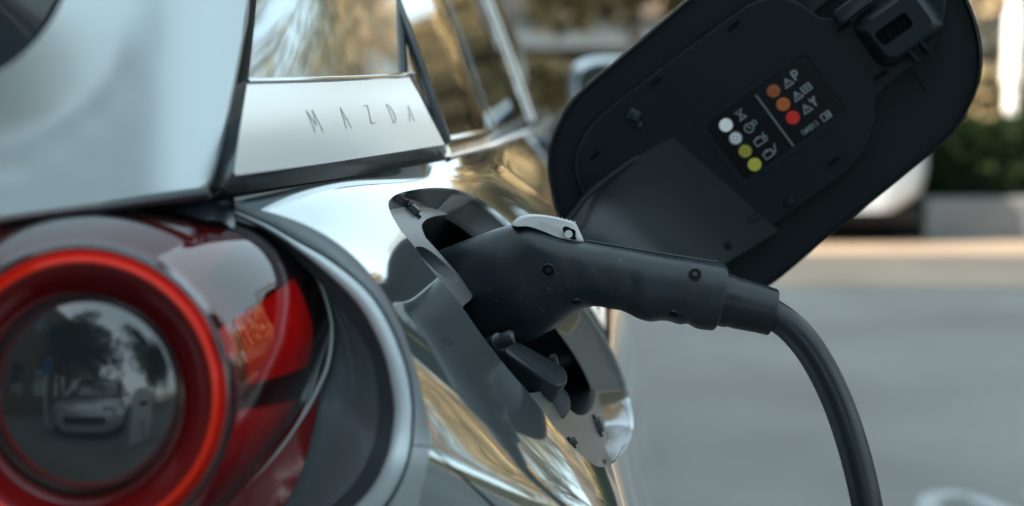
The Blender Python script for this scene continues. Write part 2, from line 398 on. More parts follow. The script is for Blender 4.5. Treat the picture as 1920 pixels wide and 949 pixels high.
DST = Q.hit(DIMP, DP, 2.6)
OIN = shr(.0765)
v, f, n = patch(Q, OIN, [WST, DST], 50, 50, DP)
mk('port_plate', v, f, M['plate'], port, normals=n)
v, f = loft([inset(WST, DP), inset(WST, dp(.002), .012), inset(WST, dp(.03), .03), inset(WST, dp(.055), .05)], True, False, True)
mk('socket_well', v, f, M['well'], port, auto=40)
v, f = loft([inset(DST, DP), inset(DST, dp(.0015), .06), inset(DST, dp(.006), .25), inset(DST, dp(.008), .6)], True, False, True)
mk('drain_dimple', v, f, M['armgrey'], port)
def qpt(px, py, o): s = Q.hit([(px, py)], o, 2.6); return Q.off(s[:, 0], s[:, 1], o)[0], Q.nrm(s[:, 0], s[:, 1])[0]
def frame(nv, up):
    nv = Vector(nv).normalized(); u = Vector(up); u = (u-nv*u.dot(nv)).normalized(); return u, nv.cross(u), nv
def prism(c, ex, ey, ez, outline, h0, h1, bev=0.):
    """extruded outline in the frame ex, ey, rising along ez"""
    c = Vector(c); o = np.asarray(outline, float); cen = o.mean(0)
    def lp(k, h): return [c+ex*float(cen[0]+(x-cen[0])*k)+ey*float(cen[1]+(y-cen[1])*k)+ez*h for x, y in o]
    ls = [lp(1, h0), lp(1, h1-bev)]
    if bev: ls += [lp(1-.4*bev/np.abs(o-cen).max(), h1-.3*bev), lp(1-1.1*bev/np.abs(o-cen).max(), h1)]
    return loft(ls, True, True, True)
def rr(wd, ht, r, n=5):
    o = []
    for cx, cy, a0 in ((wd/2-r, ht/2-r, 0), (-wd/2+r, ht/2-r, 90), (-wd/2+r, -ht/2+r, 180), (wd/2-r, -ht/2+r, 270)):
        for k in range(n+1): a = math.radians(a0+90*k/n); o.append((cx+r*math.cos(a), cy+r*math.sin(a)))
    return o
def clip(px, py, ang, sz):
    c, nv = qpt(px, py, DP); ex, ey, ez = frame(nv, Rv*math.cos(ang)-Uv*math.sin(ang))
    b = MB(); b.add(*prism(c, ex, ey, ez, rr(.0085*sz, .009*sz, .0015), -.001, .005, .001)); b.add(*prism(c, ex, ey, ez, rr(.0145*sz, .0018, .0006), -.001, .0022)); b.build('retaining_clip', M['dark'], port)
clip(772, 397, .5, 1.0); clip(1118, 799, 1.2, 1.25); clip(1069, 832, 1.0, .6)
# hinged socket cap arm inside the port
def D3(px, py, d): return Vector(P(px, py, d))
a0, a1 = D3(966, 655, .925), D3(1040, 700, .925)
ax = (a1-a0).normalized(); ny = Vector(-Fv); sd = ny.cross(ax).normalized(); up = (Vector(Uv)*.8+ny*.6).normalized(); up = (up-ax*up.dot(ax)).normalized(); sd = ax.cross(up)
L_ = (a1-a0).length
ol = [(x, y) for x, y in ([(L_+.010*math.cos(a), .010*math.sin(a)) for a in np.linspace(-1.57, 1.57, 12)]+[(-.0+.008*math.cos(a), .008*math.sin(a)) for a in np.linspace(1.57, 4.71, 8)])]
b = MB(); b.add(*prism(a0, ax, sd, up, ol, -.020, .0, .0025)); b.build('cap_arm', M['armgrey'], port)
dc = D3(1048, 718, .93)
b = MB(); b.add(*prism(dc, ax, sd, up, [(.0165*math.cos(a), .0165*math.sin(a)) for a in np.linspace(0, 2*math.pi, 32, False)], -.022, -.016, .0015)); b.build('cap_disc', M['armgrey'], port)
b = MB(); b.add(*tube([D3(1036, 668, .95), D3(1043, 692, .955)], .0028, 10)); b.build('cap_fin', M['armgrey'], port)
b = MB(); b.add(*tube([D3(920, 650, .915), D3(938, 641, .90), D3(941, 640, .90), D3(949, 636, .898), D3(960, 631, .897), D3(964, 630, .897)], [.0062, .0062, .0045, .0050, .0046, .003], 14)); b.build('hinge_bolt', M['armgrey'], port)
# ---- charging flap, standing open: a flat pan in its own plane
FA = P(1050, 300, 1.115); FB = P(1840, 100, 1.045); FC = P(1450, 530, 1.105)
fn = np.cross(FB-FA, FC-FA); fn /= np.linalg.norm(fn)
if fn@Fv > 0: fn = -fn
def FP(px, py, lift=0.):
    o = FA+fn*lift; r = P(px, py, 1.)-CAM; k = ((o-CAM)@fn)/(r@fn); return CAM+r*k
def FL(pts, lift=0.): return [FP(x, y)+fn*lift for x, y in pts]
flap = empty('charge_flap', FP(1100, 400), car)
FO = crv([(1052,408),(1036,360),(1030,292),(1050,228),(1092,170),(1180,95),(1290,0),(1400,-90),(1480,-140),(1580,-165),(1690,-140),(1770,-75),(1815,5),(1836,75),(1838,135),(1822,190),(1790,244),(1735,296),(1640,374),(1540,455),(1448,531),(1380,560),(1290,560),(1200,530),(1110,470)], 5, True)
cF = FO.mean(0)
def sc(l, k): return cF+(l-cF)*k
b = MB()
b.add(*loft([FL(FO, -.010), FL(sc(FO, 1.004), -.005), FL(sc(FO, 1.003), -.001), FL(sc(FO, .996), .0005), FL(sc(FO, .991), -.0005), FL(sc(FO, .985), -.004)], True, True, True))
b.build('flap_pan', M['flap_rim'], flap)
b = MB(); b.add(*loft([FL(sc(FO, 1.004), -.0075), FL(sc(FO, 1.012), -.0045), FL(sc(FO, 1.015), -.008), FL(sc(FO, 1.008), -.013), FL(sc(FO, .8), -.019), FL(sc(FO, .4), -.022)], True, False, True)); b.build('flap_skin', M['paint'], flap)
FI = crv([(1098,352),(1086,300),(1102,250),(1145,203),(1260,115),(1378,28),(1420,4),(1460,-4),(1500,8),(1535,33),(1562,33),(1592,14),(1640,-25),(1700,-80),(1760,-40),(1765,40),(1740,95),(1700,128),(1655,165),(1638,190),(1634,238),(1612,288),(1570,330),(1480,396),(1385,462),(1310,510),(1240,520),(1160,470)], 5, True)
cI = FI.mean(0); FI2 = cI+(FI-cI)*1.032
b = MB(); b.add(*loft([FL(FI2, -.005), FL(cI+(FI-cI)*1.026, .0012), FL(cI+(FI-cI)*1.018, .0040), FL(cI+(FI-cI)*1.009, .0059), FL(FI, .0066), FL(cI+(FI-cI)*.985, .0066), FL(cI+(FI-cI)*.975, .0066)], True, False, True)); b.build('flap_panel', M['flap'], flap, auto=60)
ex, ey = Vector(FP(1500, 106)-FP(1326, 233)).normalized(), None
ez = Vector(fn); ey = ez.cross(ex)
if ey.dot(Vector(Uv)) < 0: ey = -ey
def fprism(px, py, outline, h0, h1, bev=0., rot=0.):
    c, s = math.cos(rot), math.sin(rot); return prism(FP(px, py), ex*c+ey*s, ey*c-ex*s, ez, outline, h0, h1, bev)
PXM = 1.08/FPX           # metres per photo pixel on the flap
def slot(px, py, wd, ht):
    b = MB(); fr = rr(wd*PXM, ht*PXM, 3*PXM, 3); inn = rr((wd-7)*PXM, (ht-7)*PXM, 2*PXM, 3); cc = Vector(FP(px, py))
    def lp(o, h): return [cc+ex*x+ey*y+ez*h for x, y in o]
    b.add(*loft([lp(fr, .006), lp(fr, .0074), lp(inn, .0074), lp(inn, .0066)], True), 0); b.add(lp(inn, .0068), [tuple(range(len(inn)))], 1)  # shade inside the slot painted as a black face level with the panel
    o = b.build('clip_slot', None, flap, mats=[M['flap'], M['hole']])
for q in ((1232,153,34,14),(1376,49,34,16),(1116,291,32,14),(1581,50,38,16),(1650,140,36,16),(1562,301,34,16),(1416,404,32,15)): slot(*q)
for px, py in ((1480,376),(1366,457)):
    b = MB(); b.add(*fprism(px, py, rr(18*PXM, 16*PXM, 2*PXM, 3), .005, .0095, .001)); b.build('flap_peg', M['flap'], flap)
b = MB(); b.add(*fprism(1192, 214, rr(24*PXM, 26*PXM, 3*PXM, 3), .005, .014, .002, .55)); b.add(*fprism(1196, 230, rr(12*PXM, 22*PXM, 2*PXM, 3), .005, .010, .001, .55)); b.build('flap_bumper', M['arm'], flap)
# latch block near the free end
b = MB()
def lp(o, h, dx=0., dy=0.): cc = Vector(FP(1683, 47)); return [cc+ex*(x+dx)+ey*(y+dy)+ez*h for x, y in o]
wo, wi = rr(136*PXM, 112*PXM, 26*PXM), rr(104*PXM, 84*PXM, 22*PXM); sl_, sl2 = rr(66*PXM, 30*PXM, 8*PXM), rr(60*PXM, 25*PXM, 7*PXM)
b.add(*loft([lp(wo, .003), lp(wo, .010), lp(wi, .021), lp(rr(98*PXM, 78*PXM, 20*PXM), .022), lp(sl_, .022, -12*PXM, 2*PXM), lp(sl2, .016, -12*PXM, 2*PXM)], True), 0)
b.add(lp(sl2, .0165, -12*PXM, 2*PXM), [tuple(range(len(sl2)))], 1)
for dx in (-30, -4): b.add(*fprism(1683+dx*.8+2, 47-dx*.6-2, rr(3*PXM, 24*PXM, 1*PXM, 2), .016, .0195), 1)
b.build('flap_latch', None, flap, mats=[M['latch'], M['hole']])
for px, py in ((1700, 92), (1722, 76)):
    b = MB(); b.add(*fprism(px, py, rr(5*PXM, 56*PXM, 2*PXM, 3), .004, .020, .001, .08)); b.build('latch_prong', M['latch'], flap)
b = MB(); b.add(*fprism(1708, 86, rr(20*PXM, 34*PXM, 2*PXM, 3), .003, .014, .001, .08)); b.build('latch_tongue', M['flap'], flap)
b = MB(); b.add(*fprism(1597, 12, rr(74*PXM, 30*PXM, 6*PXM, 3), .005, .015, .003)); b.build('latch_bracket', M['arm'], flap)
b = MB(); b.add(*fprism(1527, 0, rr(104*PXM, 34*PXM, 8*PXM, 3), -.004, .001, .001)); b.build('flap_window', M['latch'], flap)
for i, (px, py) in enumerate(((1726,150),)):
    b = MB(); b.add(*fprism(px, py, rr(2.5*PXM, 44*PXM, 1*PXM, 2), -.006, -.0028)); b.build('pan_rib', M['flap'], flap)
# gooseneck hinge arm from the flap down to the port
A_ = crv([(1262,258),(1225,276),(1180,305),(1135,338),(1100,368),(1076,400),(1050,430)], 5)
B_ = crv([(1460,432),(1400,470),(1335,505),(1270,520),(1200,512),(1130,500),(1060,500)], 5)
m = len(A_); rows = []
for k in range(9):
    u = k/8; row = []
    for i in range(m):
        t = i/(m-1); w_ = t**2.4; dA = float((FP(*A_[i])-CAM)@Fv)-.0070-.002*w_; dB = float((FP(*B_[i])-CAM)@Fv)-.0070-.085*w_; bul = .004*math.sin(math.pi*u)*w_
        q = A_[i]*(1-u)+B_[i]*u; row.append(P(q[0], q[1], dA*(1-u)+dB*u-bul))
    rows.append(row)
back = [[p+Fv*.012 for p in r] for r in rows]
b = MB(); b.add(*loft(rows, False)); b.add(*loft(back[::-1], False)); b.add(*loft([rows[0], back[0]], False)); b.add(*loft([back[-1], rows[-1]], False))
b.build('hinge_arm', M['arm'], flap, auto=50)
ridge = [P(x, y, 1.099) for x, y in A_+np.array([(2, -1)])]
b = MB(); b.add(*tube(ridge, .0022, 8)); b.build('arm_ridge', M['latch'], flap)
# printed label
lab = fprism(1452, 220, rr(222*PXM, 124*PXM, 8*PXM), .0055, .0072)
b = MB(); b.add(*lab); b.build('info_label', M['label'], flap, auto=30)
fr_o, fr_i = rr(250*PXM, 152*PXM, 10*PXM), rr(228*PXM, 130*PXM, 9*PXM); cc = Vector(FP(1452, 218))
b = MB(); b.add(*loft([[cc+ex*x+ey*y+ez*h for x, y in o] for o, h in ((fr_o, .0066), (fr_o, .0078), (fr_i, .0078), (fr_i, .0066))], True)); b.build('label_frame', M['flap'], flap, auto=30)
LZ = .0074
def dot(px, py, r, mts, name='indicator_dot', lift=LZ):
    b = MB(); radii = [r]+([r*.72, r*.5, r*.22] if len(mts) > 1 else []); cc = Vector(FP(px, py))
    for i, q in enumerate(radii):
        o = [(q*PXM*math.cos(a), q*PXM*math.sin(a)) for a in np.linspace(0, 2*math.pi, 28, False)]
        b.add([cc+ex*x+ey*y+ez*(lift+.00012*i) for x, y in o], [tuple(range(28))], i % 2 if len(mts) > 1 else 0)
    b.build(name, None, flap, mats=[M[q] for q in mts], auto=None)
for px, py, ms in ((1361.6,232.6,['white']),(1379.7,257,['white2','white']),(1397.5,281,['yellow2','yellow']),(1415,306,['yellow']),(1450.4,169,['orange2','orange']),(1468.5,193.7,['orange']),(1486.3,218.4,['print_red'])): dot(px, py, 12.6, ms)
def stroke(bm, pts, wd, c, closed=False, X=ex, Y=ey, Z=ez, lift=LZ):
    p = [Vector((x, y)) for x, y in pts]
    if closed: p.append(p[0])
    for i in range(len(p)-1):
        d = (p[i+1]-p[i]); d = d.normalized() if d.length > 0 else Vector((1, 0)); q = Vector((-d.y, d.x))*wd/2; a = p[i]-d*wd*.35; e = p[i+1]+d*wd*.35
        bm.add([c+X*(v.x)+Y*(v.y)+Z*(lift+.00002*(i % 3)) for v in (a-q, e-q, e+q, a+q)], [(0, 1, 2, 3)])
def icon(px, py, strokes, wd=2.6, name='printed_symbol'):
    b = MB(); c = Vector(FP(px, py)); k_ = .86 if abs(px-1452.7) > 1 else 1.
    for s in strokes:
        cl = s[0] == 'c'; pts = s[1] if cl else s
        stroke(b, [(x*PXM*k_, y*PXM*k_) for x, y in pts], wd*PXM*k_, c, cl)
    b.build(name, M['ink'], flap, smooth=False, auto=None)
circ = lambda cx, cy, r, n=12: ('c', [(cx+r*math.cos(2*math.pi*k/n), cy+r*math.sin(2*math.pi*k/n)) for k in range(n)])
icon(1452.7, 224.5, [[(0, 59), (0, -59)]], 3.2, 'label_divider')
bpy.data.objects['label_divider'].data.materials[0] = M['divider']
icon(1389, 213.4, [('c', [(-8,10),(8,10),(-8,-10),(8,-10)]), [(-9,10),(9,10)], [(-9,-10),(9,-10)]])
icon(1405, 238, [circ(0,0,10), [(0,6),(0,0),(4,-2)], circ(15,3,5)])
icon(1424, 263, [('c', [(-10,-7),(10,-7),(10,7),(-10,7)]), [(-4,9.5),(4,9.5)], [(17,12),(13,2),(19,2),(14,-8)]])
icon(1441, 287, [('c', [(-10,-7),(10,-7),(10,7),(-10,7)]), [(-4,9.5),(4,9.5)], [(10,2),(15,-5),(23,12)]])
tri = [('c', [(-10,-8),(10,-8),(0,10)]), [(0,5),(0,-1)], [(0,-4),(0,-5)]]
for q in ((1476.7,153.4),(1494.5,178),(1511.5,202)): icon(*q, tri, 2.6, 'warning_triangle')
icon(1490, 139.5, [[(-4,-9),(-4,9),(3,9),(6,6),(6,2),(3,-1),(-4,-1)]], 4.5)
icon(1511.5, 164, [('c', [(-10,-7),(10,-7),(10,7),(-10,7)]), [(0,-7),(0,7)], [(-10,0),(10,0)]], 3)
icon(1525, 189, [[(0,-9),(0,3)], [(-5,9),(-4,4),(4,4),(5,9)]], 4.5)
icon(1548, 215.6, [('c', [(-10,-7),(10,-7),(10,7),(-10,7)]), [(0,-7),(0,7)], [(3,2),(8,2)], [(3,-2),(8,-2)]], 2.8)
def text_icon(px, py, glyphs, adv, wd):
    st = []; x0 = -adv*(len(glyphs)-1)/2
    for i, g in enumerate(glyphs):
        for s in g: st.append([(x+x0+i*adv, y) for x, y in s])
    icon(px, py, st, wd, 'printed_code')
gl = dict(l=[[(1,6),(-1,3),(-1,-3),(1,-6)]], W=[[(-3,5),(-1.5,-5),(0,2),(1.5,-5),(3,5)]], H=[[(-2.5,5),(-2.5,-5)],[(2.5,5),(2.5,-5)],[(-2.5,0),(2.5,0)]], D=[[(-2.5,5),(-2.5,-5),(1,-5),(2.5,-2),(2.5,2),(1,5),(-2.5,5)]], o=[[(-1.5,3),(0,5),(0,-5)]], r=[[(-1,6),(1,3),(1,-3),(-1,-6)]])
text_icon(1518, 238, [gl[k] for k in ('l','W','H','D','o','r')], 7.2, 1.7)

# ---- greenhouse: pillar, trim plate with engraved word, side glass
GG = [[P(420,372,.742), P(632,338,.89), P(836,302,1.11)],
      [P(438,255,.760), P(630,232,.903), P(806,212,1.115)],
      [P(459,150,.795), P(622,147,.923), P(774,140,1.120)],
      [P(469,0,.830),   P(616,0,.948),   P(754,0,1.130)],
      [P(486,-200,.875), P(616,-200,.985),P(726,-200,1.14)]]
GS = Surf(GG)
if GS.nrm([1.], [1.])[0][0] < 0: GS.flip = -1
PS = Surf([[P(459,150,.796), P(622,147,.923), P(774,140,1.120)], [P(476,0,.835), P(616,0,.947), P(754,0,1.133)], [P(491,-200,.890), P(602,-200,.981), P(726,-200,1.153)]], GS.flip)
ol = lin([PS.hit([p], 0)[0] for p in ((466,149),(620,146),(776,139),(766,100),(756,40),(750,0),(722,-190),(620,-190),(498,-190),(481,0))], 8)
v, f, n = patch(PS, clean_loop(ol), [], 26, 40); mk('pillar_panel', v, f, M['paint'], car, normals=n)
# chrome strip between pillar and plate
b = MB(); st = GS.hit(lin([(464,152),(560,150),(700,145),(776,140)], 6, False), -.002); pp = GS.off(st[:, 0], st[:, 1], -.002); b.add(*tube(pp, .0016, 8)); b.build('pillar_strip', M['chrome'], car)
trim = empty('pillar_trim', GS.at([.5], [1.])[0], car)
face_px = [(463,159),(540,157),(620,154),(700,150),(768,146),(786,178),(808,222),(826,256),(834,271),(760,283),(640,302),(540,316),(442,329),(439,322),(449,250)]
out_px  = [(459,152),(538,151),(620,148),(700,144),(774,139),(792,176),(813,220),(830,254),(838,301),(760,314),(640,334),(540,350),(434,367),(433,360),(446,250)]
fst = GS.hit(lin(face_px, 6), -.007); ost = GS.hit(lin(out_px, 6), 0)
v, f, n = patch(GS, clean_loop(fst), [], 24, 40, -.007); mk('trim_face', v, f, M['satin'], trim, normals=n)
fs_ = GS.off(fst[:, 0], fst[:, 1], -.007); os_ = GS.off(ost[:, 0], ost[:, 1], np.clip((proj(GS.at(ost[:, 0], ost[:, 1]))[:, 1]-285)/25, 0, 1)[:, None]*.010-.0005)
mid = fs_+(os_-fs_)*.04-GS.nrm(fst[:, 0], fst[:, 1])*.0006; b = MB(); b.add(*loft([fs_, mid, os_, GS.off(ost[:, 0], ost[:, 1], .012)], True)); b.build('trim_bevel', M['satin_shade'], trim, auto=25)
def letter(strokes, wd=2.6):
    b = MB()
    for s in strokes:
        pts = [(540+x/6, 180+y/6) for x, y in s]
        for i in range(len(pts)-1):
            p, q = np.array(pts[i]), np.array(pts[i+1]); d = (q-p)/np.linalg.norm(q-p); nn = np.array((-d[1], d[0]))*wd/2
            quad = [p-nn-d*.6, q-nn+d*.6, q+nn+d*.6, p+nn-d*.6]; st = GS.hit(quad, -.0071-.0001*(i % 2)); b.add(GS.off(st[:, 0], st[:, 1], -.0074-.00006*i), [(0, 1, 2, 3)])
    b.build('engraved_letter', M['engrave'], trim, smooth=False, auto=None)
letter([[(205,168),(305,405)],[(205,168),(318,330)],[(272,160),(318,330)],[(272,160),(392,395)]], 1.8)
letter([[(585,132),(655,362)],[(585,132),(710,355)],[(632,258),(668,254)]], 1.7)
letter([[(845,112),(890,106)],[(890,106),(936,310)],[(936,310),(980,302)]], 1.9)
letter([[(1105,95),(1190,302)],[(1105,95),(1150,122),(1192,200),(1212,270),(1190,302)]], 1.6)
letter([[(1350,110),(1372,282)],[(1350,110),(1420,280)],[(1366,215),(1392,212)]], 1.5)
# dark joint under and beside the trim
def strip(px_pts, wd, d_of, name, m, parent=car):
    b = MB(); b.add(*tube([P(x, y, d) for (x, y), d in zip(px_pts, d_of)], wd, 10)); return b.build(name, m, parent)
ya = np.array([-260,-100,0,80,150,220,290,340,385,400]); xl = np.interp(ya, [-260,0,150,300,385], [448,446,420,386,368]); xr = np.interp(ya, [-260,0,150,300,385,400], [508,489,472,437,420,418])
dl = np.interp(ya, [-260,0,150,370,400], [.90,.84,.803,.750,.746]); b = MB()
b.add(*loft([[P(x, y, d+.030) for x, y, d in zip(xl, ya, dl)], [P(x*.5+x2*.5, y, d+.010) for x, x2, y, d in zip(xl, xr, ya, dl)], [P(x, y, d+.006) for x, y, d in zip(xr, ya, dl)]], False)); b.build('tailgate_seal', M['seal'], car)
jl = lin([(405,384),(430,377),(540,357),(640,341),(760,321),(838,307)], 4, False); dd = np.interp(jl[:, 0], [405,640,838], [.738,.893,1.118])
strip(jl[1:], .0016, dd[1:], 'trim_joint', M['seal'])
# side glass in world metres: belt line and lean
bY = np.array([1.1,1.36,1.8,2.6,3.5,4.0]); bX = np.array([-.052,-.018,.022,.062,.080,.05]); bm_ = spline_mat(6)
def belt(Y): u = np.interp(Y, bY, range(6)); return float((spline_w(u, 6, bm_)@bX)[0])
def gh(Y, hh, o=0.):
    lean = .34*hh+.25*hh*hh; return np.array([belt(Y)-lean+o, Y+.06*hh, CAMZ-.062-.006*(Y-1.1)+hh])
def glasspane(name, y0, y1, m, z0=.012, z1=.40, o=-.004, slant0=0, slant1=0):
    g = [[gh(y0+slant0*z+(y1+slant1*z-y0-slant0*z)*k/14, z, o) for k in range(15)] for z in np.linspace(z0, z1, 14)]
    v, f = loft(g, False); ob = mk(name, v, f, m, car); return ob
glasspane('side_window', 1.14, 1.78, M['glass'], slant0=.12, slant1=.35)
glasspane('door_pillar', 1.77, 1.93, M['frame'], o=.002, slant0=.35, slant1=.35)
glasspane('side_window', 1.92, 3.30, M['glass'], slant0=.35, slant1=-1.2)
glasspane('windscreen_pillar', 3.28, 3.46, M['frame'], o=.004, slant0=-1.2, slant1=-1.2)
b = MB(); b.add(*tube([gh(1.42+.30*z, z, -.001) for z in np.linspace(.012, .40, 12)], .0010, 8)); b.build('glass_seam', M['frame'], car)
for y0 in (1.925,):
    b = MB(); b.add(*tube([gh(y0+.35*z, z, .004) for z in np.linspace(.012, .40, 12)], .0035, 8)); b.build('pillar_molding', M['chrome'], car)
b = MB(); b.add(*tube([gh(1.118+.10*z+.02*(z > .2), z, .003) for z in np.linspace(.012, .42, 16)], .004, 8)); b.build('pillar_molding', M['frame'], car)
b = MB()
prof = [(-.006, .002), (.0015, .002), (.003, .006), (.002, .0145), (-.006, .017)]
ys = np.linspace(1.09, 3.6, 40); b.add(*loft([[gh(y, .006+(pz-.006)*k_, px_*k_-.004*(1-k_)) for px_, pz in prof] for y, k_ in [(y, 1.) for y in np.linspace(1.124, 3.6, 44)]], True, True, True)); b.build('belt_molding', M['chrome'], car)
b = MB(); b.add(*tube([gh(y, .0005, .0005) for y in np.linspace(1.118, 3.6, 40)], .0016, 8)); b.build('belt_joint', M['seal'], car)
# roof
rt = [gh(y, .41) for y in np.linspace(1.05, 3.0, 10)]
b = MB(); b.add(*loft([rt]+[[p+np.array((-k*1.5, 0, .10*math.sin(math.pi*min(k+.08, 1)))) for p in rt] for k in (.06, .2, .5, .8, 1.)], False)); b.build('roof', M['paint'], car)
# door mirror
mc = P(1150, 158, 3.25)
mirror = empty('door_mirror', mc, car)
ls = []
for k, (dy, s) in enumerate(((-.055, .80), (-.05, .92), (-.02, 1.), (.03, .94), (.07, .75), (.10, .4), (.108, .1))):
    ls.append([mc+np.array((.105*s*(abs(math.cos(a))**.7)*math.copysign(1, math.cos(a)), dy, .062*s*(abs(math.sin(a))**.7)*math.copysign(1, math.sin(a)))) for a in np.linspace(0, 2*math.pi, 28, False)])
v, f = loft(ls, True, False, True, True); mk('mirror_housing', v, f, M['paint'], mirror)
v, f = loft([ls[0], [p+np.array((0, .004, 0)) for p in [mc+(q-mc)*.93 for q in ls[0]]]], True, False, True, True); mk('mirror_face', v, f, M['dark'], mirror, auto=30)
b = MB(); b.add(*tube([mc+np.array((-.06, .02, -.05)), mc+np.array((-.15, .04, -.12))], .022, 10)); b.build('mirror_foot', M['dark'], mirror)

# ---- tailgate (rows down, columns right to left)
def tg(px, py):
    """depth of the tailgate skin at a photo pixel"""
    r = math.hypot(px+100, (py+90))
    d = .744-.00009*(468-px)
    d += .040*max(0, (px-250)/220)**2*(.5 if px > 250 else 0)
    d += .00003*(400-py)
    t = min(max((r-330)/110, 0), 1); t = t*t*(3-2*t)
    q = max(0, (405-r)/165); d -= .020*q*q/(q+.55)
    return d
rowsT = []
pyl = [-260,-180,-100,-40,20,80,140,200,250,300,340,380,404]
pxl = [500,468,440,410,370,320,270,220,170,120,70,20,-40,-120,-260]
TGr = [[P(px, py, tg(px, py)) for px in pxl] for py in pyl]
TS = Surf(TGr)
if TS.nrm([5.], [5.])[0]@Fv > 0: TS.flip = -1
tg_out = [(467,-240),(463,0),(453,70),(438,150),(421,230),(405,295),(394,332),(386,344),(372,351),(300,361),(200,376),(100,389),(0,402),(-220,430),(-220,-240)]
RW = [(118,0),(97,38),(72,72),(40,104),(0,132),(-60,158),(-220,190),(-225,-235),(215,-235),(180,-130)]
win_loop = TS.hit(clean_loop(lin(crv(RW[:7], 4).tolist()+[(-215,-235),(200,-235),(165,-110)], 2)), 0)
tail = empty('tailgate', P(200, 200, .78), car)
ost = TS.hit(clean_loop(lin(tg_out, 6)), 0)
# the skin is left open where the rear glass sits
ol2 = clean_loop(lin([(467,-240),(463,0),(453,70),(438,150),(421,230),(405,295),(394,332),(386,344),(372,351),(300,361),(200,376),(100,389),(0,402),(-220,430),(-220,190)]+crv(RW[:7], 4)[::-1].tolist()[1:]+[(165,-110),(200,-240)], 3))
v, f, n = patch(TS, TS.hit(ol2, 0), [], 50, 60); mk('tailgate_skin', v, f, M['paint_soft'], tail, normals=n)
v, f, n = patch(TS, win_loop, [], 24, 24, .004); mk('rear_window', v, f, M['rearglass'], tail, normals=n)
e_ = TS.hit(crv(RW[:7], 5), 0); b = MB(); b.add(*tube(TS.off(e_[:, 0], e_[:, 1], .0005), .0011, 8)); b.build('window_edge', M['edge'], tail)
# rolled tailgate edge, turned forward along the side and the bottom
ed = TS.hit(crv([(467,-240),(463,0),(453,70),(438,150),(421,230),(405,295),(394,332),(386,344),(372,351),(300,361),(200,376),(100,389),(0,402),(-220,430)], 6), 0)
e0 = TS.off(ed[:, 0], ed[:, 1], 0); en = TS.nrm(ed[:, 0], ed[:, 1]); tv = np.gradient(e0, axis=0); tv /= np.linalg.norm(tv, axis=1)[:, None]
sdv = np.cross(tv, en); cenT = P(200, 150, .78)
sdv *= np.sign(((e0-cenT)*sdv).sum(1))[:, None]
lo = [e0]+[e0+sdv*.0035*math.sin(a)-en*.0035*(1-math.cos(a)) for a in (.4, .8, 1.2, 1.57)]; lo.append(lo[-1]-en*.016)
v, f = loft(lo, False); mk('tailgate_edge', v, f, M['paint_soft'], tail)
# far-left rest of the tail, outside the frame
b = MB(); lf = [P(-230, y, tg(-230, y)) for y in (-240, -100, 0, 100, 200, 300, 432)]
b.add(*loft([lf, [p+np.array((-.5, -.02, 0)) for p in lf], [p+np.array((-1.0, .02, 0)) for p in lf], [p+np.array((-1.15, .16, 0)) for p in lf]], False)); b.build('tailgate_side', M['paint_soft'], tail)
# dark channel behind the tailgate gap and body core that keeps daylight out
b = MB(); b.add(*box(-1.45, -.172, .845, 4.2, .30, .985)); b.build('body_core', M['under'], car, smooth=False)
ch = crv([(440,392),(400,372),(300,384),(200,398),(100,412),(0,426),(-240,450)], 5)
b = MB(); b.add(*loft([[P(x, y-22, .748) for x, y in ch], [P(x, y, .757) for x, y in ch], [P(x, y+40, .738) for x, y in ch], [P(x, y+120, .78) for x, y in ch]], False)); b.build('tail_channel', M['seal'], car)
b = MB(); b.add(*tube([P(x, y, .722) for x, y in crv([(392,362),(300,374),(200,388),(100,402),(0,415),(-240,442)], 4)], .0030, 8)); b.build('tailgate_gasket', M['seal'], car)

# ---- tail lamp
lamp = empty('tail_lamp', P(160, 740, .67), car)
P0 = P
def P(px, py, d): return P0(px, py, d-.052)      # the lamp sits this much nearer than its drawing depths
NA = 128; TH = np.linspace(0, 2*math.pi, NA, False)
def ring(k, d, cx=152, cy=745, rx=284, ry=290): return [P(cx+rx*k*math.cos(a), cy-ry*k*math.sin(a), d) for a in TH]
back_px = [(622,618),(617,580),(604,540),(585,505),(555,470),(515,440),(465,418),(405,402),(335,394),(250,394),(160,400),(60,412),(-60,440),(-180,500),(-270,590),(-310,700),(-300,820),(-250,920),(-150,1010),(0,1075),(150,1090),(280,1050),(380,985),(450,922),(520,848),(570,775),(602,700)]
bp = crv(back_px, 8, True)
ang = np.unwrap(np.arctan2(-(bp[:, 1]-700), bp[:, 0]-160)); o_ = np.argsort(np.mod(ang, 2*math.pi)); am = np.mod(ang, 2*math.pi)[o_]; bq = bp[o_]
am = np.concatenate([am-2*math.pi, am, am+2*math.pi]); bq = np.concatenate([bq, bq, bq])
BX = np.interp(TH, am, bq[:, 0]); BY = np.interp(TH, am, bq[:, 1])
def backd(x, y): return .815-.020*max(0, (y-620)/380)-.035*max(0, (200-x)/500)
def barrel(u, k=1., dz=0.):
    """ring between the lamp face (u=0) and its back edge (u=1)"""
    out = []
    for i, a in enumerate(TH):
        fx, fy = 152+284*math.cos(a), 745-290*math.sin(a)
        q0 = P(fx, fy, .705); q1 = P(BX[i], BY[i], backd(BX[i], BY[i])); c = P(152, 745, .75)
        bul = math.sin(math.pi*min(u, 1))*.006
        q = q0*(1-u)+q1*u; dr = q-P(152, 735, .705+.08*u); dr /= np.linalg.norm(dr)
        q = q+dr*bul
        if k != 1.: cc = P(152+40*u, 740-30*u, .705+.08*u); q = cc+(q-cc)*k
        out.append(q+Fv*dz)
    return out
v, f = loft([ring(.93, .7005), ring(.955, .6985), ring(.975, .6985), ring(.992, .7005), ring(1.0, .705)]+[barrel(u) for u in (.06, .12, .2, .3, .4, .5, .6, .7, .8, .9, .96, 1.)], True, rev=True)
mk('lamp_cover', v, f, M['lamp_clear'], lamp)
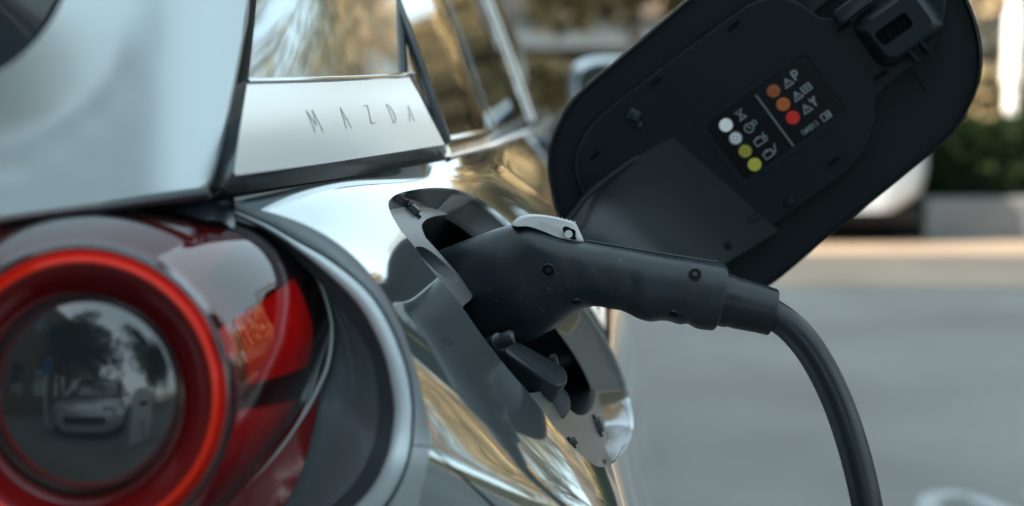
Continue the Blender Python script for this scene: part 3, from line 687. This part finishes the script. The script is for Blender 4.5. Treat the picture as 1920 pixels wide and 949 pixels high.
v, f = loft([ring(.862, .7095), ring(.866, .7045), ring(.874, .7022), ring(.888, .7022), ring(.92, .7062), ring(.95, .7112), ring(.968, .7150), ring(.972, .722)], True); mk('lamp_ring', v, f, M['lamp_red'], lamp)
v, f = loft([ring(.868, .7075), ring(.84, .7095), ring(.78, .716), ring(.72, .7235), ring(.675, .7275), ring(.66, .7255), ring(.645, .7255), ring(.635, .729)], True); mk('lamp_funnel', v, f, M['lamp_deep'], lamp)
lens = [ring(k, .7215-.011*(math.sqrt(max(0, 1.05-(k/.645)**2))), 160-4*k, 737) for k in np.linspace(.645, .02, 18)]
v, f = loft(lens, True, False, True); mk('lamp_lens', v, f, M['lamp_lens'], lamp)
v, f = loft([barrel(0., .965, .010)]+[barrel(u, .955) for u in (.1, .3, .5, .7, .9, 1.)]+[barrel(1., .999)], True); mk('lamp_core', v, f, M['lamp_black'], lamp)
def segpatch(a0, a1, u0, u1, k, name, m, sk=0.):
    idx = [i for i in range(-NA//2, NA//2) if a0 <= math.degrees(2*math.pi*i/NA) <= a1]
    rws = []
    for u in np.linspace(u0, u1, 8): r_ = barrel(u, k); rws.append([r_[i % NA] for i in idx])
    v, f = loft(rws, False); return mk(name, v, f, m, lamp)
segpatch(1, 27, .14, .80, .966, 'red_reflector', M['lamp_block']); segpatch(-50, -3, .08, .82, .966, 'red_reflector', M['lamp_block'])
segpatch(12, 27, .02, .10, .975, 'white_strip', M['lamp_white'])
segpatch(42, 165, .06, .88, .966, 'red_reflector', M['lamp_deep'])
# recess floor round the lamp and silver bezel ring
bk = crv([(400,398),(425,404),(465,418),(515,440),(555,470),(590,512),(608,552),(620,600),(621,640),(612,690),(592,735),(570,775),(520,848),(450,922),(380,985)], 6)
n_ = min(len(rim_in), len(rim_out), len(bk), len(rim_deep))
db = lambda y: .763-.020*max(0, (y-620)/380)
def floor(k, lift=0.):
    out = []
    for i in range(n_):
        kk = k[i] if hasattr(k, '__len__') else k; q = bk[i]*(1-kk)+rim_deep[i]*kk
        out.append(P0(*q, (db(bk[i][1])+.010)*(1-kk)+(deq(rim_deep[i][1])+.016)*kk+.010*math.sin(math.pi*kk)-lift))
    return out
back_in = [P0(*(bk[i]*.86+np.array((150, 720))*.14), db(bk[i][1])+.03) for i in range(n_)]
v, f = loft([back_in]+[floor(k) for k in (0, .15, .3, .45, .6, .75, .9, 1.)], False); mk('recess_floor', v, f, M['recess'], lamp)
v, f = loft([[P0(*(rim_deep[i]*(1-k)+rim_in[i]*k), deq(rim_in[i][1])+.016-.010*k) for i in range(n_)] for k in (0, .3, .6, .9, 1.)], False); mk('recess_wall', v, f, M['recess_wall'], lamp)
zz = [(0., .0075), (.03, .0050), (.10, .0036), (.5, .0026), (.88, .0034), (.96, .0046), (1., .0075)]
v, f = loft([[P0(*(rim_in[i]*(1-k)+rim_out[i]*k*.97+rim_in[i]*k*.03), deq(rim_out[i][1])+z) for i in range(n_)] for k, z in zz], False); mk('lamp_bezel', v, f, M['bezel'], lamp, auto=60)
v, f = loft([[P0(*(rim_out[i]+np.array((dx, -dx*.3))), deq(rim_out[i][1])+dz) for i in range(n_)] for dx, dz in ((-6, .012), (8, .022), (40, .06))], False); mk('bezel_groove', v, f, M['seal'], lamp)
lo_i = [i for i in range(n_) if 715 < bk[i][1] < 960]
kr = np.array([np.clip((bk[i][1]-715)/170, 0, 1)*.55 for i in range(n_)]); A0_, A1_, A2_ = floor(0., .012), floor(kr*.6, .008), floor(kr, .004)
v, f = loft([[a[i] for i in lo_i] for a in (A0_, A1_, A2_)], False); mk('red_reflector', v, f, M['lamp_deep'], lamp)
edge = [P0(*bk[i], db(bk[i][1])-.001) for i in range(n_)]
b = MB(); b.add(*tube(edge, .0012, 8)); b.build('cover_rim', M['bezel'], lamp)
P = P0
# rest of the tail below the frame
b = MB(); zb = [(.725,.60),(.71,.52),(.72,.44),(.75,.34)]
b.add(*loft([[np.array((x, y+.10*max(0, (x+.25)/.2)**2+.06*(abs(x+.75)/.75)**4, z)) for x in np.linspace(-1.5, -.085, 24)] for y, z in zb], False)); b.build('rear_bumper', M['paint'], car)
for wy in (1.50, 4.00):
    wh = empty('wheel', (.03, wy, .33), car)
    b = MB(); b.add(*loft([[(x, wy+r*math.cos(a), .33+r*math.sin(a)) for a in np.linspace(0, 2*math.pi, 40, False)] for x, r in ((-.12,.24),(-.12,.32),(-.09,.33),(.06,.33),(.085,.32),(.09,.25))], True, True)); b.build('tyre', M['tyre'], wh)
    b = MB(); b.add(*loft([[(x, wy+r*math.cos(a), .33+r*math.sin(a)) for a in np.linspace(0, 2*math.pi, 40, False)] for x, r in ((.088,.25),(.07,.22),(.075,.06),(.08,.05))], True, False, True)); b.build('rim', M['rim'], wh)

# =================================================================== THE CHARGING PLUG
plug = tag(empty('charging_plug', P(1180, 520, .92)), 'black pistol-grip charging plug with pale grey lever, its thick cable hanging down beside the car', 'charging plug')
ST = [((770,492),(868,706),.037,.985),((800,478),(895,684),.037,.975),((835,465),(925,657),.037,.965),((900,440),(982,642),.0365,.952),((945,425),(1035,618),.035,.945),((975,420),(1068,592),.034,.94),((1005,427),(1090,580),.032,.936),((1040,439),(1108,575),.030,.933),((1075,449),(1124,575),.0285,.930),((1110,456),(1143,579),.0275,.928),((1145,462),(1163,582),.027,.926),((1172,466),(1180,589),.027,.925),((1198,470),(1200,599),.0272,.923),((1222,474),(1218,603),.0272,.922),((1246,478),(1238,601),.0272,.921),((1268,481),(1255,603),.0272,.920),((1290,484),(1272,608),.0275,.919),((1310,487),(1288,607),.0275,.918),((1330,490),(1306,616),.028,.917),((1349,493),(1326,619),.0282,.916),((1356,495),(1333,619),.0278,.9155),((1359,499),(1337,615),.0265,.915)]
def section(tp, bt, hd, d, n=40, e=2.7, k=1.):
    c = (P(*tp, d)+P(*bt, d))/2; a = (P(*tp, d)-P(*bt, d))/2*k; bvec = -Fv*hd*k; out = []
    for j in range(n):
        t = 2*math.pi*j/n; cs, sn = math.cos(t), math.sin(t)
        out.append(c+a*math.copysign(abs(cs)**(2/e), cs)+bvec*math.copysign(abs(sn)**(2/e), sn))
    return out
arr = np.array([(*a, *b_, h, d) for a, b_, h, d in ST]); fine = crv(arr, 4)
ls = [section((q[0], q[1]), (q[2], q[3]), q[4], q[5]) for q in fine]
q = fine[-1]; ls.append(section((q[0], q[1]), (q[2], q[3]), q[4], q[5]-.0, k=.93))
gv_, gf_ = loft(ls, True, True, True)
mk('plug_body', gv_, gf_, M['gun'], plug, auto=45)
bvh = BVHTree.FromPolygons([Vector(p) for p in gv_], gf_)
def ongun(px, py):
    r = Vector(P(px, py, 1.)-CAM).normalized(); l, n, _, _ = bvh.ray_cast(Vector(CAM), r); return l, (n if n.dot(r) < 0 else -n)
def gunscrew(px, py, r):
    l, n = ongun(px, py); u, v_, n = frame(n, Uv); R = r*.925/FPX
    cr = lambda q, h: [l+u*(q*math.cos(a))+v_*(q*math.sin(a))+n*h for a in np.linspace(0, 2*math.pi, 24, False)]
    b = MB(); b.add(*loft([cr(R*1.25, -.0012), cr(R*1.16, .0004), cr(R*1.06, .0007), cr(R*.98, .0004)], True)); ob = b.build('screw_hole', M['gun'], plug)
    b = MB(); b.add(*loft([cr(R*1.03, .0005), cr(R*.9, .00055)], True, False, True)); b.build('screw_hole_shade', M['hole'], plug)  # shade of the sunk hole painted as a slightly proud black disc
    b = MB(); b.add(*loft([cr(R*.42, .0005), cr(R*.42, .0008), cr(R*.36, .0009), cr(R*.2, .0009), cr(R*.17, .0007)], True, False, True)); b.build('screw', M['screw'], plug, auto=30)
for q in ((1028,507,11),(1303,515,11),(1081,566,7.5),(1263,588,7)): gunscrew(*q)
# mould seam along the top of the handle
b = MB(); b.add(*tube([P(x, y, .925) for x, y in ((1098,452),(1180,466),(1260,479),(1345,492))], .0011, 6)); b.build('mould_seam', M['rubber'], plug)
# grey release lever on the knee: side outline given depth
lev = crv([(960,424),(965,413),(978,405),(1000,402),(1030,405),(1060,412),(1078,418),(1086,432),(1094,453),(1078,454),(1060,450),(1045,446),(1015,434),(985,424)], 4, True)
cl = lev.mean(0)
def levl(k, d): return [P(*(cl+(p-cl)*k), d) for p in lev]
b = MB(); b.add(*loft([levl(.86, .9145), levl(.95, .9155), levl(1., .918), levl(1., .952), levl(.9, .957)], True, True, True)); b.build('release_lever', M['cap'], plug, auto=45)
for i in range(13):
    t = i/12; x = 985+92*t; y = 403.5+.5*t+14*t*t
    b = MB(); b.add(*tube([P(x, y-.5, .919), P(x, y-.5, .951)], .00105, 6)); b.build('lever_rib', M['cap'], plug)
lh = [P(1068+q[0]*22/2, 437+q[1]*24/2+q[0]*3, .9142) for q in crv([(-1.2,-.4),(-.6,-.9),(.2,-.8),(1.,-.6),(1.,.2),(1.1,.8),(.2,.9),(-.7,.6)], 3, True)]
cm_ = sum(lh)/len(lh)
b = MB(); b.add(*loft([[p+Fv*.0025 for p in lh], lh, [cm_+(p-cm_)*.88 for p in lh]], True, False, True)); b.build('lever_pocket_shade', M['hole'], plug, auto=30)  # shade inside the pocket painted as a black face on the lever
b = MB(); b.add(*tube([P(1066, 439, .9143), P(1066, 439, .9125)], .0026, 14)); b.build('lever_pin', M['cap'], plug)
# rubber cuff and cable
ctr = [(1340,556,56,.916),(1349,560,54,.9158),(1352,561,50.5,.9156),(1368,565,50,.915),(1374,566.5,47.5,.9148),(1384,569,48,.9146),(1400,573,47,.914),(1425,579,45.5,.913),(1446,585,44.5,.912),(1449,586,43.5,.912),(1450,586,40,.912),(1449,586,29,.912),(1440,583,29,.912)]
ax2 = np.array((.974, .226)); pr = np.array((.226, -.974)); ls = []
for x, y, h, d in ctr:
    c = P(x, y, d); a = P(x+pr[0]*h, y+pr[1]*h, d)-c; bb = -Fv*np.linalg.norm(a)*.95
    ls.append([c+a*math.cos(t)+bb*math.sin(t) for t in np.linspace(0, 2*math.pi, 40, False)])
b = MB(); b.add(*loft(ls, True, True, True)); b.build('strain_cuff', M['rubber'], plug, auto=30)
cp = [P(x, y, d) for x, y, d in ((1420,576,.913),(1450,590,.911),(1482,613,.909),(1515,650,.907),(1545,699,.905),(1572,757,.903),(1594,820,.901),(1612,885,.90),(1626,950,.899),(1640,1040,.90))]
e_ = cp[-1]; cp += [e_+np.array((.006, .002, -.10)), e_+np.array((.012, -.01, -.25)), np.array((e_[0]+.04, e_[1]-.05, .10)), np.array((e_[0]+.12, e_[1]-.15, .022)), np.array((e_[0]+.35, e_[1]-.5, .016)), np.array((.72, -.9, .016)), np.array((.42, -1.42, .016)), np.array((.28, -1.55, .06)), np.array((.18, -1.585, .30)), np.array((.12, -1.64, .48))]
cpf = crv(cp, 10)
b = MB(); b.add(*tube(cpf, .0098, 20)); b.build('cable', M['cable'], plug)

# =================================================================== GROUND
g = MB(); g.add([(-400,-400,0),(400,-400,0),(400,900,0),(-400,900,0)], [(0,1,2,3)]); tag(g.build('ground', M['asphalt'], smooth=False), kind='structure')
def sheet(name, x0, x1, y0, y1, z, m, kind='structure'):
    b = MB(); b.add([(x0,y0,z),(x1,y0,z),(x1,y1,z),(x0,y1,z)], [(0,1,2,3)]); return tag(b.build(name, m, smooth=False), kind=kind)
sheet('concrete_gutter', -30, 40, 7.2, 9.25, .004, M['concrete'])
# painted lettering on the asphalt, low right
mark = MB()
def gpt(px, py): r = P(px, py, 1.)-CAM; return CAM+r*(-CAM[2]/r[2])
def gstroke(pts, wd):
    pts = [Vector((p[0], p[1])) for p in pts]
    for i in range(len(pts)-1):
        d = (pts[i+1]-pts[i]).normalized(); n = Vector((-d.y, d.x))*wd/2; a, e = pts[i]-d*wd*.2, pts[i+1]+d*wd*.2
        mark.add([(*v, .005+.0004*(i % 3)) for v in (a-n, e-n, e+n, a+n)], [(0,1,2,3)])
c = gpt(1835, 985)
gstroke([(c[0]+.10*math.cos(a), c[1]+.24*math.sin(a)) for a in np.linspace(0, 2*math.pi, 24)], .055)
gstroke([(c[0]+.22, c[1]-.20), (c[0]+.22, c[1]+.25)], .06); gstroke([(c[0]+.22, c[1]+.24), (c[0]+.40, c[1]+.24)], .06)
tag(mark.build('road_marking', M['paintline'], smooth=False), kind='structure')

# =================================================================== FOLIAGE AND TREES
def leaves(pts, size, rg, flat=.5):
    n = len(pts); a = rg.normal(size=(n, 3)); a /= np.linalg.norm(a, axis=1)[:, None]
    b = rg.normal(size=(n, 3)); b -= (a*b).sum(1)[:, None]*a; b /= np.linalg.norm(b, axis=1)[:, None]
    s = size*rg.uniform(.6, 1.4, n)[:, None]
    v = np.stack([pts-a*s, pts+b*s*flat, pts+a*s, pts-b*s*flat], 1).reshape(-1, 3)
    f = np.arange(4*n).reshape(-1, 4); return v, f
def fastmesh(name, v, f, m, parent=None):
    me = bpy.data.meshes.new(name); me.vertices.add(len(v)); me.vertices.foreach_set('co', v.astype(np.float32).ravel())
    me.loops.add(f.size); me.loops.foreach_set('vertex_index', f.astype(np.int32).ravel())
    me.polygons.add(len(f)); me.polygons.foreach_set('loop_start', np.arange(0, f.size, f.shape[1], dtype=np.int32)); me.update(); me.validate()
    me.materials.append(m); o = bpy.data.objects.new(name, me); C.objects.link(o)
    if parent: put(o, parent)
    return o
def tree(x, y, h, cr, mleaf, label, seed, trunk=.13, base=.35, n=9000, leaf=.07, group=None, droop=0.):
    rg = np.random.default_rng(seed); rd = random.Random(seed)
    t = tag(empty('tree', (x, y, 0)), label, 'tree', group)
    b = MB(); tp = [(x+rd.uniform(-.06, .06)*k, y+rd.uniform(-.06, .06)*k, h*.8*k/6) for k in range(7)]
    b.add(*tube(tp, [trunk*(1.25 if k == 0 else 1-.13*k) for k in range(7)], 10))
    cl = []
    for i in range(11):
        z0 = h*rd.uniform(base*.8, .72); a = rd.uniform(0, 6.28); L = cr*rd.uniform(.55, 1.0); z1 = z0+h*rd.uniform(.06, .25)
        e = Vector((x+L*math.cos(a), y+L*math.sin(a), z1)); p0 = Vector((x, y, z0)); mid = (p0+e)/2+Vector((0, 0, .12*L))
        b.add(*tube([p0, mid, e], [trunk*.42, trunk*.28, trunk*.1], 6)); cl += [(e, cr*rd.uniform(.28, .48)), (mid+Vector((rd.uniform(-.3, .3), rd.uniform(-.3, .3), rd.uniform(0, .5))), cr*rd.uniform(.25, .4))]
    for i in range(8):
        a = rd.uniform(0, 6.28); r = cr*rd.uniform(0, .6); cl.append((Vector((x+r*math.cos(a), y+r*math.sin(a), h*rd.uniform(.7, .97))), cr*rd.uniform(.25, .42)))
    b.build('trunk', M['bark'], t)
    wts = np.array([c[1]**2 for c in cl]); k = rg.choice(len(cl), n, p=wts/wts.sum())
    d = rg.normal(size=(n, 3)); d /= np.linalg.norm(d, axis=1)[:, None]; d *= (rg.uniform(.35, 1.05, n)**.5)[:, None]
    pts = np.array([c[0][:] for c in cl])[k]+d*np.array([c[1] for c in cl])[k][:, None]*np.array((1, 1, .85+droop))
    pts[:, 2] -= droop*rg.uniform(0, 1, n)*cr*.5
    v, f = leaves(pts, leaf, rg); fastmesh('crown', v, f, mleaf, t); return t
def hedge(x0, x1, y0, y1, z0, z1, mleaf, n, leaf, label, seed, name='hedge', parent=None):
    rg = np.random.default_rng(seed)
    t = tag(empty(name, ((x0+x1)/2, (y0+y1)/2, 0)), label, 'hedge')
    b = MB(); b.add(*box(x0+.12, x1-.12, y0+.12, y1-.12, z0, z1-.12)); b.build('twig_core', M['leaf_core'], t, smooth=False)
    u = rg.uniform(size=(n, 3)); face = rg.integers(0, 5, n)
    p = np.stack([x0+(x1-x0)*u[:, 0], y0+(y1-y0)*u[:, 1], z0+(z1-z0)*u[:, 2]], 1); th = rg.uniform(0, .16, n)
    k = face <= 1; p[k, 1] = y0+th[k]
    k = (face == 2) | (face == 3); p[k, 2] = z1-th[k]+.07*np.sin(p[k, 0]*5.3)+.05*np.sin(p[k, 0]*11+p[k, 1]*7)
    k = face == 4; p[k, 0] = np.where(u[k, 0] < .5, x0+th[k], x1-th[k])
    v, f = leaves(p, leaf, rg, .6); fastmesh('foliage', v, f, mleaf, t); return t

# planter kerb with hedges, right background
b = MB(); b.add(*prism((0, 0, 0), Vector((1, 0, 0)), Vector((0, 1, 0)), Vector((0, 0, 1)), [(2.72, 9.3), (14, 9.3), (14, 9.5), (2.72, 9.5)], 0, .27, .02)); tag(b.build('planter_wall', M['kerb'], auto=30), 'low grey concrete planter wall below the dark green hedge', 'wall')
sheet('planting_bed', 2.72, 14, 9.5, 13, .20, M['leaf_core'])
hedge(2.75, 9, 9.52, 10.5, .22, .80, M['leaf_green'], 9000, .045, 'dark green clipped hedge above the low grey wall', 21)
hedge(2.9, 11, 12.6, 13.6, .2, 1.14, M['leaf_gold'], 9000, .06, 'golden sunlit hedge behind the dark green one', 22)
hedge(-1.5, 1.9, 17.5, 18.6, 0, 1.22, M['leaf_gold'], 7000, .07, 'golden sunlit hedge seen left of the open flap', 23)
b = MB(); b.add(*tube([(3.95, 11.3, .2), (3.95, 11.3, 3.6)], .055, 16)); po = empty('white_post', (3.95, 11.3, .2)); b.build('pole', M['white'], po)
b = MB(); b.add(*tube([(3.95, 11.3, 1.02), (3.95, 11.3, 1.55), (3.95, 11.3, 1.60)], [.078, .078, .058], 16)); b.build('sleeve', M['white'], po); tag(po, 'bright white post standing behind the hedge at the right edge', 'post')

hedge(3.2, 7.6, 25.2, 27.6, 0, 3.2, M['leaf_gold'], 12000, .12, 'tall golden bush row in front of the low building', 24)
hedge(7.4, 8.6, -2, 15, 0, 1.25, M['leaf_olive'], 12000, .06, 'long olive hedge across the road, mirrored low in the paint', 25)
# low building across the back
bl = tag(empty('low_building', (4, 31, 0)), 'long low building with brown wall and pale fascia behind the hedges', 'building')
b = MB(); b.add(*box(-6, 26, 30, 40, 0, 1.72)); b.build('wall', M['wall_brown'], bl, smooth=False)
b = MB(); b.add(*box(-6.3, 26.3, 29.6, 40.3, 1.72, 2.32)); b.build('fascia', M['wall_pale'], bl, smooth=False)
b = MB(); b.add([(-6.6,29.3,2.325),(26.6,29.3,2.325),(26.6,40.6,2.325),(-6.6,40.6,2.325),(-4,34.5,4.4),(24,34.5,4.4)], [(0,1,5,4),(1,2,5),(2,3,4,5),(3,0,4)]); b.build('roof', M['roof'], bl, smooth=False)
for k in range(9):
    x = -4.5+k*3.3; b = MB(); b.add(*box(x, x+1.5, 29.95, 30.02, .5, 1.5)); wn = b.build('window', M['win'], bl, smooth=False)

# unseen buildings added on the left to shade the car, their gap passing sun
def block(x0, x1, y0, y1, h, m, label, floors):
    t = tag(empty('shade_block', ((x0+x1)/2, (y0+y1)/2, 0)), label, 'building')
    b = MB(); b.add(*box(x0, x1, y0, y1, 0, h-.35)); b.build('wall', m, t, smooth=False)
    b = MB(); b.add(*box(x0-.0, x1+.0, y0-.0, y1+.0, h-.345, h)); b.build('parapet', M['wall_pale'], t, smooth=False)
    k = 0; fh = (h-.6)/floors; first = None
    for fl in range(floors):
        y = y0+1.2
        while y+1.6 < y1:
            b = MB(); z = .8+fl*fh
            if first is None:
                b.add(*box(x1-.02, x1+.03, y, y+1.5, z, z+1.3)); ob = b.build('window', M['win'], t, smooth=False); first = ob, y, z
            else:
                ob = first[0].copy(); C.objects.link(ob); ob.location = first[0].location+Vector((0, y-first[1], z-first[2]))
            y += 2.6
block(-13, -5, -22, 4.95, 7.2, M['wall_brown'], 'unseen brown two-storey block added left of the parked car to shade it', 2)
block(-13, -5, 7.05, 34, 6.0, M['wall_brown'], 'unseen brown two-storey block added ahead on the left to shade the background', 2)

# trees: ahead and on the right (those on the right are what the paint and glass mirror)
TR = [(1.2, 15.5, 3.5, 1.2, 'leaf_gold', 'slender golden tree with bare tan trunk just left of the open flap', 9, .12, .55),
      (-2.6, 22, 6.0, 2.4, 'leaf_gold', 'golden tree ahead of the car, farthest left', 1, .15, .4),
      (3.5, 17, 3.7, 1.4, 'leaf_gold', 'golden tree hidden behind the open flap', 2, .15, .38),
      (11.5, 4.6, 7.6, 2.9, 'leaf_olive', 'olive green tree across the road, nearest the camera', 16, .18, .2),
      (13.5, 10.0, 7.4, 2.9, 'leaf_gold', 'golden tree across the road, set back behind the row', 17, .18, .2),
      (9.4, 7.5, 5.0, 2.2, 'leaf_gold', 'golden tree across the road, lowest of the row', 3, .16, .22),
      (9.6, 11.5, 7.6, 2.9, 'leaf_olive', 'olive green tree across the road, second of the row', 4, .18, .22),
      (7.6, 19.0, 6.2, 2.4, 'leaf_gold', 'golden tree across the road, third of the row', 5, .18, .22),
      (12.5, 23.5, 8.2, 3.2, 'leaf_olive', 'olive green tree across the road, farthest of the row', 6, .2, .22),
      (-4.2, -9.5, 8.5, 3.0, 'leaf_green', 'dark green tree behind the viewer beside the added brown block', 7, .2, .2),
      (2.4, -9.5, 7.5, 2.8, 'leaf_green', 'nearest dark green tree behind the charging post', 14, .2, .2),
      (6.4, -9.0, 8.0, 3.0, 'leaf_green', 'dark green tree behind the viewer on the road side', 15, .2, .2),
      (5.6, 27.0, 5.2, 2.4, 'leaf_gold', 'golden tree in front of the low building', 8, .2, .3),
      (-3.5, -13, 8.0, 3.0, 'leaf_green', 'dark green tree behind the silver car', 10, .2, .25),
      (-9.5, -17, 9.0, 3.6, 'leaf_green', 'dark green tree behind the viewer, far left', 12, .2, .25),
      (8.0, -16, 9.0, 3.6, 'leaf_green', 'dark green tree behind the viewer, far right', 13, .2, .25),
      (2.6, -15, 8.6, 3.4, 'leaf_green', 'larger dark green tree behind the charging post', 11, .2, .25)]
for x, y, h, cr, ml, lb, sd_, tk, bs in TR: tree(x, y, h, cr, M[ml], lb, sd_, tk, bs, n=9000 if y > 0 else 5000, leaf=.085 if y > 0 else .13)

# =================================================================== OTHER CARS
def simple_car(x, y, rot, paint, label):
    """hatchback about 4.1 m long: nose towards local -Y"""
    t = tag(empty('parked_car', (0, 0, 0)), label, 'car')
    Lh = 2.05; Wd = .88
    def sec(yy, hb, wt, z0=.22):
        pr = [(0, z0), (.80, z0), (.96, z0+.10), (1.0, .45), (1.0, .62), (.95, hb-.06), (.86, hb), (0, hb+.03)]
        l = [(wt*a, yy, z) for a, z in pr]; return l+[(-a, b_, c_) for a, b_, c_ in l[::-1]]
    st = [(-2.05,.60,.60),(-2.0,.68,.70),(-1.85,.76,.82),(-1.5,.83,.87),(-1.0,.90,.88),(0,.93,.88),(1.0,.95,.88),(1.6,.96,.86),(1.9,.94,.80),(2.0,.86,.72),(2.04,.74,.64)]
    b = MB(); b.add(*loft([sec(a, c_, d_) for a, c_, d_ in st], True, True, True)); b.build('body', paint, t, auto=50)
    def cab(yy, z, wt, zb): return [(-wt, yy, zb), (-wt*.97, yy, zb+(z-zb)*.5), (-wt*.80, yy, z-.03), (-wt*.6, yy, z), (wt*.6, yy, z), (wt*.80, yy, z-.03), (wt*.97, yy, zb+(z-zb)*.5), (wt, yy, zb)]
    cs = [(-1.05,.95,.76,.90),(-.75,1.14,.77,.91),(-.35,1.38,.78,.91),(-.1,1.45,.78,.91),(.6,1.49,.78,.92),(1.25,1.45,.76,.93),(1.6,1.30,.74,.93),(1.9,1.0,.70,.93)]
    b = MB(); b.add(*loft([cab(*q) for q in cs], False)); b.build('cabin_glass', M['win'], t, auto=60)
    b = MB(); rf = [[(xx*wt/.78, yy, z+.012-.02*abs(xx)) for xx in np.linspace(-.66, .66, 9)] for yy, z, wt, _ in cs[2:6]]; b.add(*loft(rf, False)); b.build('roof', paint, t)
    for sx in (-1, 1):
        for yy, z0_, y1_, z1_ in ((-1.05,.93,-.35,1.40), (.35,.93,.35,1.46), (1.30,.95,1.25,1.43)):
            b = MB(); b.add(*tube([(sx*.775, yy, z0_), (sx*.77, (yy+y1_)/2, (z0_+z1_)/2+.01), (sx*.655, y1_, z1_)], .035, 8)); b.build('pillar', paint, t)
        for yy in (-1.28, 1.27):
            wh = empty('wheel', (sx*.80, yy, .31), t)
            b = MB(); b.add(*loft([[(sx*q, yy+r*math.cos(a), .31+r*math.sin(a)) for a in np.linspace(0, 2*math.pi, 28, False)] for q, r in ((.68,.22),(.68,.31),(.87,.31),(.89,.29),(.89,.21))], True, True)); b.build('tyre', M['tyre'], wh)
            b = MB(); b.add(*loft([[(sx*q, yy+r*math.cos(a), .31+r*math.sin(a)) for a in np.linspace(0, 2*math.pi, 28, False)] for q, r in ((.885,.21),(.87,.19),(.88,.05))], True, False, True)); b.build('rim', M['rim'], wh)
        b = MB(); b.add(*prism((sx*.52, -1.93, .68), Vector((1, 0, 0)), Vector((0, 0, 1)), Vector((0, -1, 0)), rr(.30, .12, .05), -.1, .09, .02)); b.build('headlight', M['clear_lamp'], t)
        b = MB(); b.add(*prism((sx*.58, 1.98, .80), Vector((1, 0, 0)), Vector((0, 0, 1)), Vector((0, 1, 0)), rr(.22, .18, .05), -.12, .06, .02)); b.build('tail_light', M['lamp_block'], t)
        b = MB(); b.add(*loft([[(sx*(.94+.09*s_*math.cos(a)), -.72+dy, .98+.06*s_*math.sin(a)) for a in np.linspace(0, 6.283, 14, False)] for dy, s_ in ((.05,.9),(0,1),(-.06,.6))], True, True, True)); b.build('side_mirror', paint, t)
    b = MB(); b.add(*prism((0, -2.02, .46), Vector((1, 0, 0)), Vector((0, 0, 1)), Vector((0, -1, 0)), rr(.9, .16, .06), -.06, .045, .01)); b.build('grille', M['dark'], t)
    b = MB(); b.add(*box(-.78, .78, -1.9, 1.9, .12, .24)); b.build('underbody', M['under'], t, smooth=False)
    t.location = (x, y, 0); t.rotation_euler = (0, 0, rot); return t
simple_car(1.86, 11.05, 0.0, M['carwhite'], 'white parked car mostly hidden behind the open charging flap')
simple_car(-1.2, -4.7, math.pi, M['carsilver'], 'silver parked car behind the viewer, mirrored in the tail lamp')
# charging post and blue sign behind the viewer
PXc, PYc = .12, -1.78
cpst = tag(empty('charging_post', (PXc, PYc, 0)), 'pale grey charging post with rounded top, mirrored in the tail lamp', 'charging post')
prof = [(x, z) for x, z in [(-.26, 0), (.26, 0), (.26, .90)]+[(.26*math.cos(a), .90+.16*math.sin(a)) for a in np.linspace(.2, 2.94, 10)]+[(-.26, .90)]]
b = MB(); b.add(*prism((PXc, PYc, 0), Vector((1, 0, 0)), Vector((0, 0, 1)), Vector((0, 1, 0)), prof, -.12, .12, .015)); b.build('cabinet', M['charger'], cpst, auto=40)
b = MB(); b.add(*prism((PXc, PYc+.12, .80), Vector((1, 0, 0)), Vector((0, 0, 1)), Vector((0, 1, 0)), rr(.22, .07, .03), .0, .006)); b.build('screen', M['label'], cpst)
b = MB(); b.add(*tube([(PXc, PYc+.13, .48), (PXc, PYc+.155, .48)], .03, 16)); b.build('cable_outlet', M['dark'], cpst)
sg = tag(empty('parking_sign', (-2.9, -4.1, 0)), 'blue sign plate on a pale pole, mirrored in the tail lamp', 'sign')
b = MB(); b.add(*tube([(-2.9, -4.1, 0), (-2.9, -4.1, 2.05)], .04, 12)); b.build('pole', M['white'], sg)
b = MB(); b.add(*prism((-2.9, -4.05, 1.75), Vector((1, 0, 0)), Vector((0, 0, 1)), Vector((0, 1, 0)), rr(.34, .5, .04), 0, .02)); b.build('plate', M['blue'], sg)
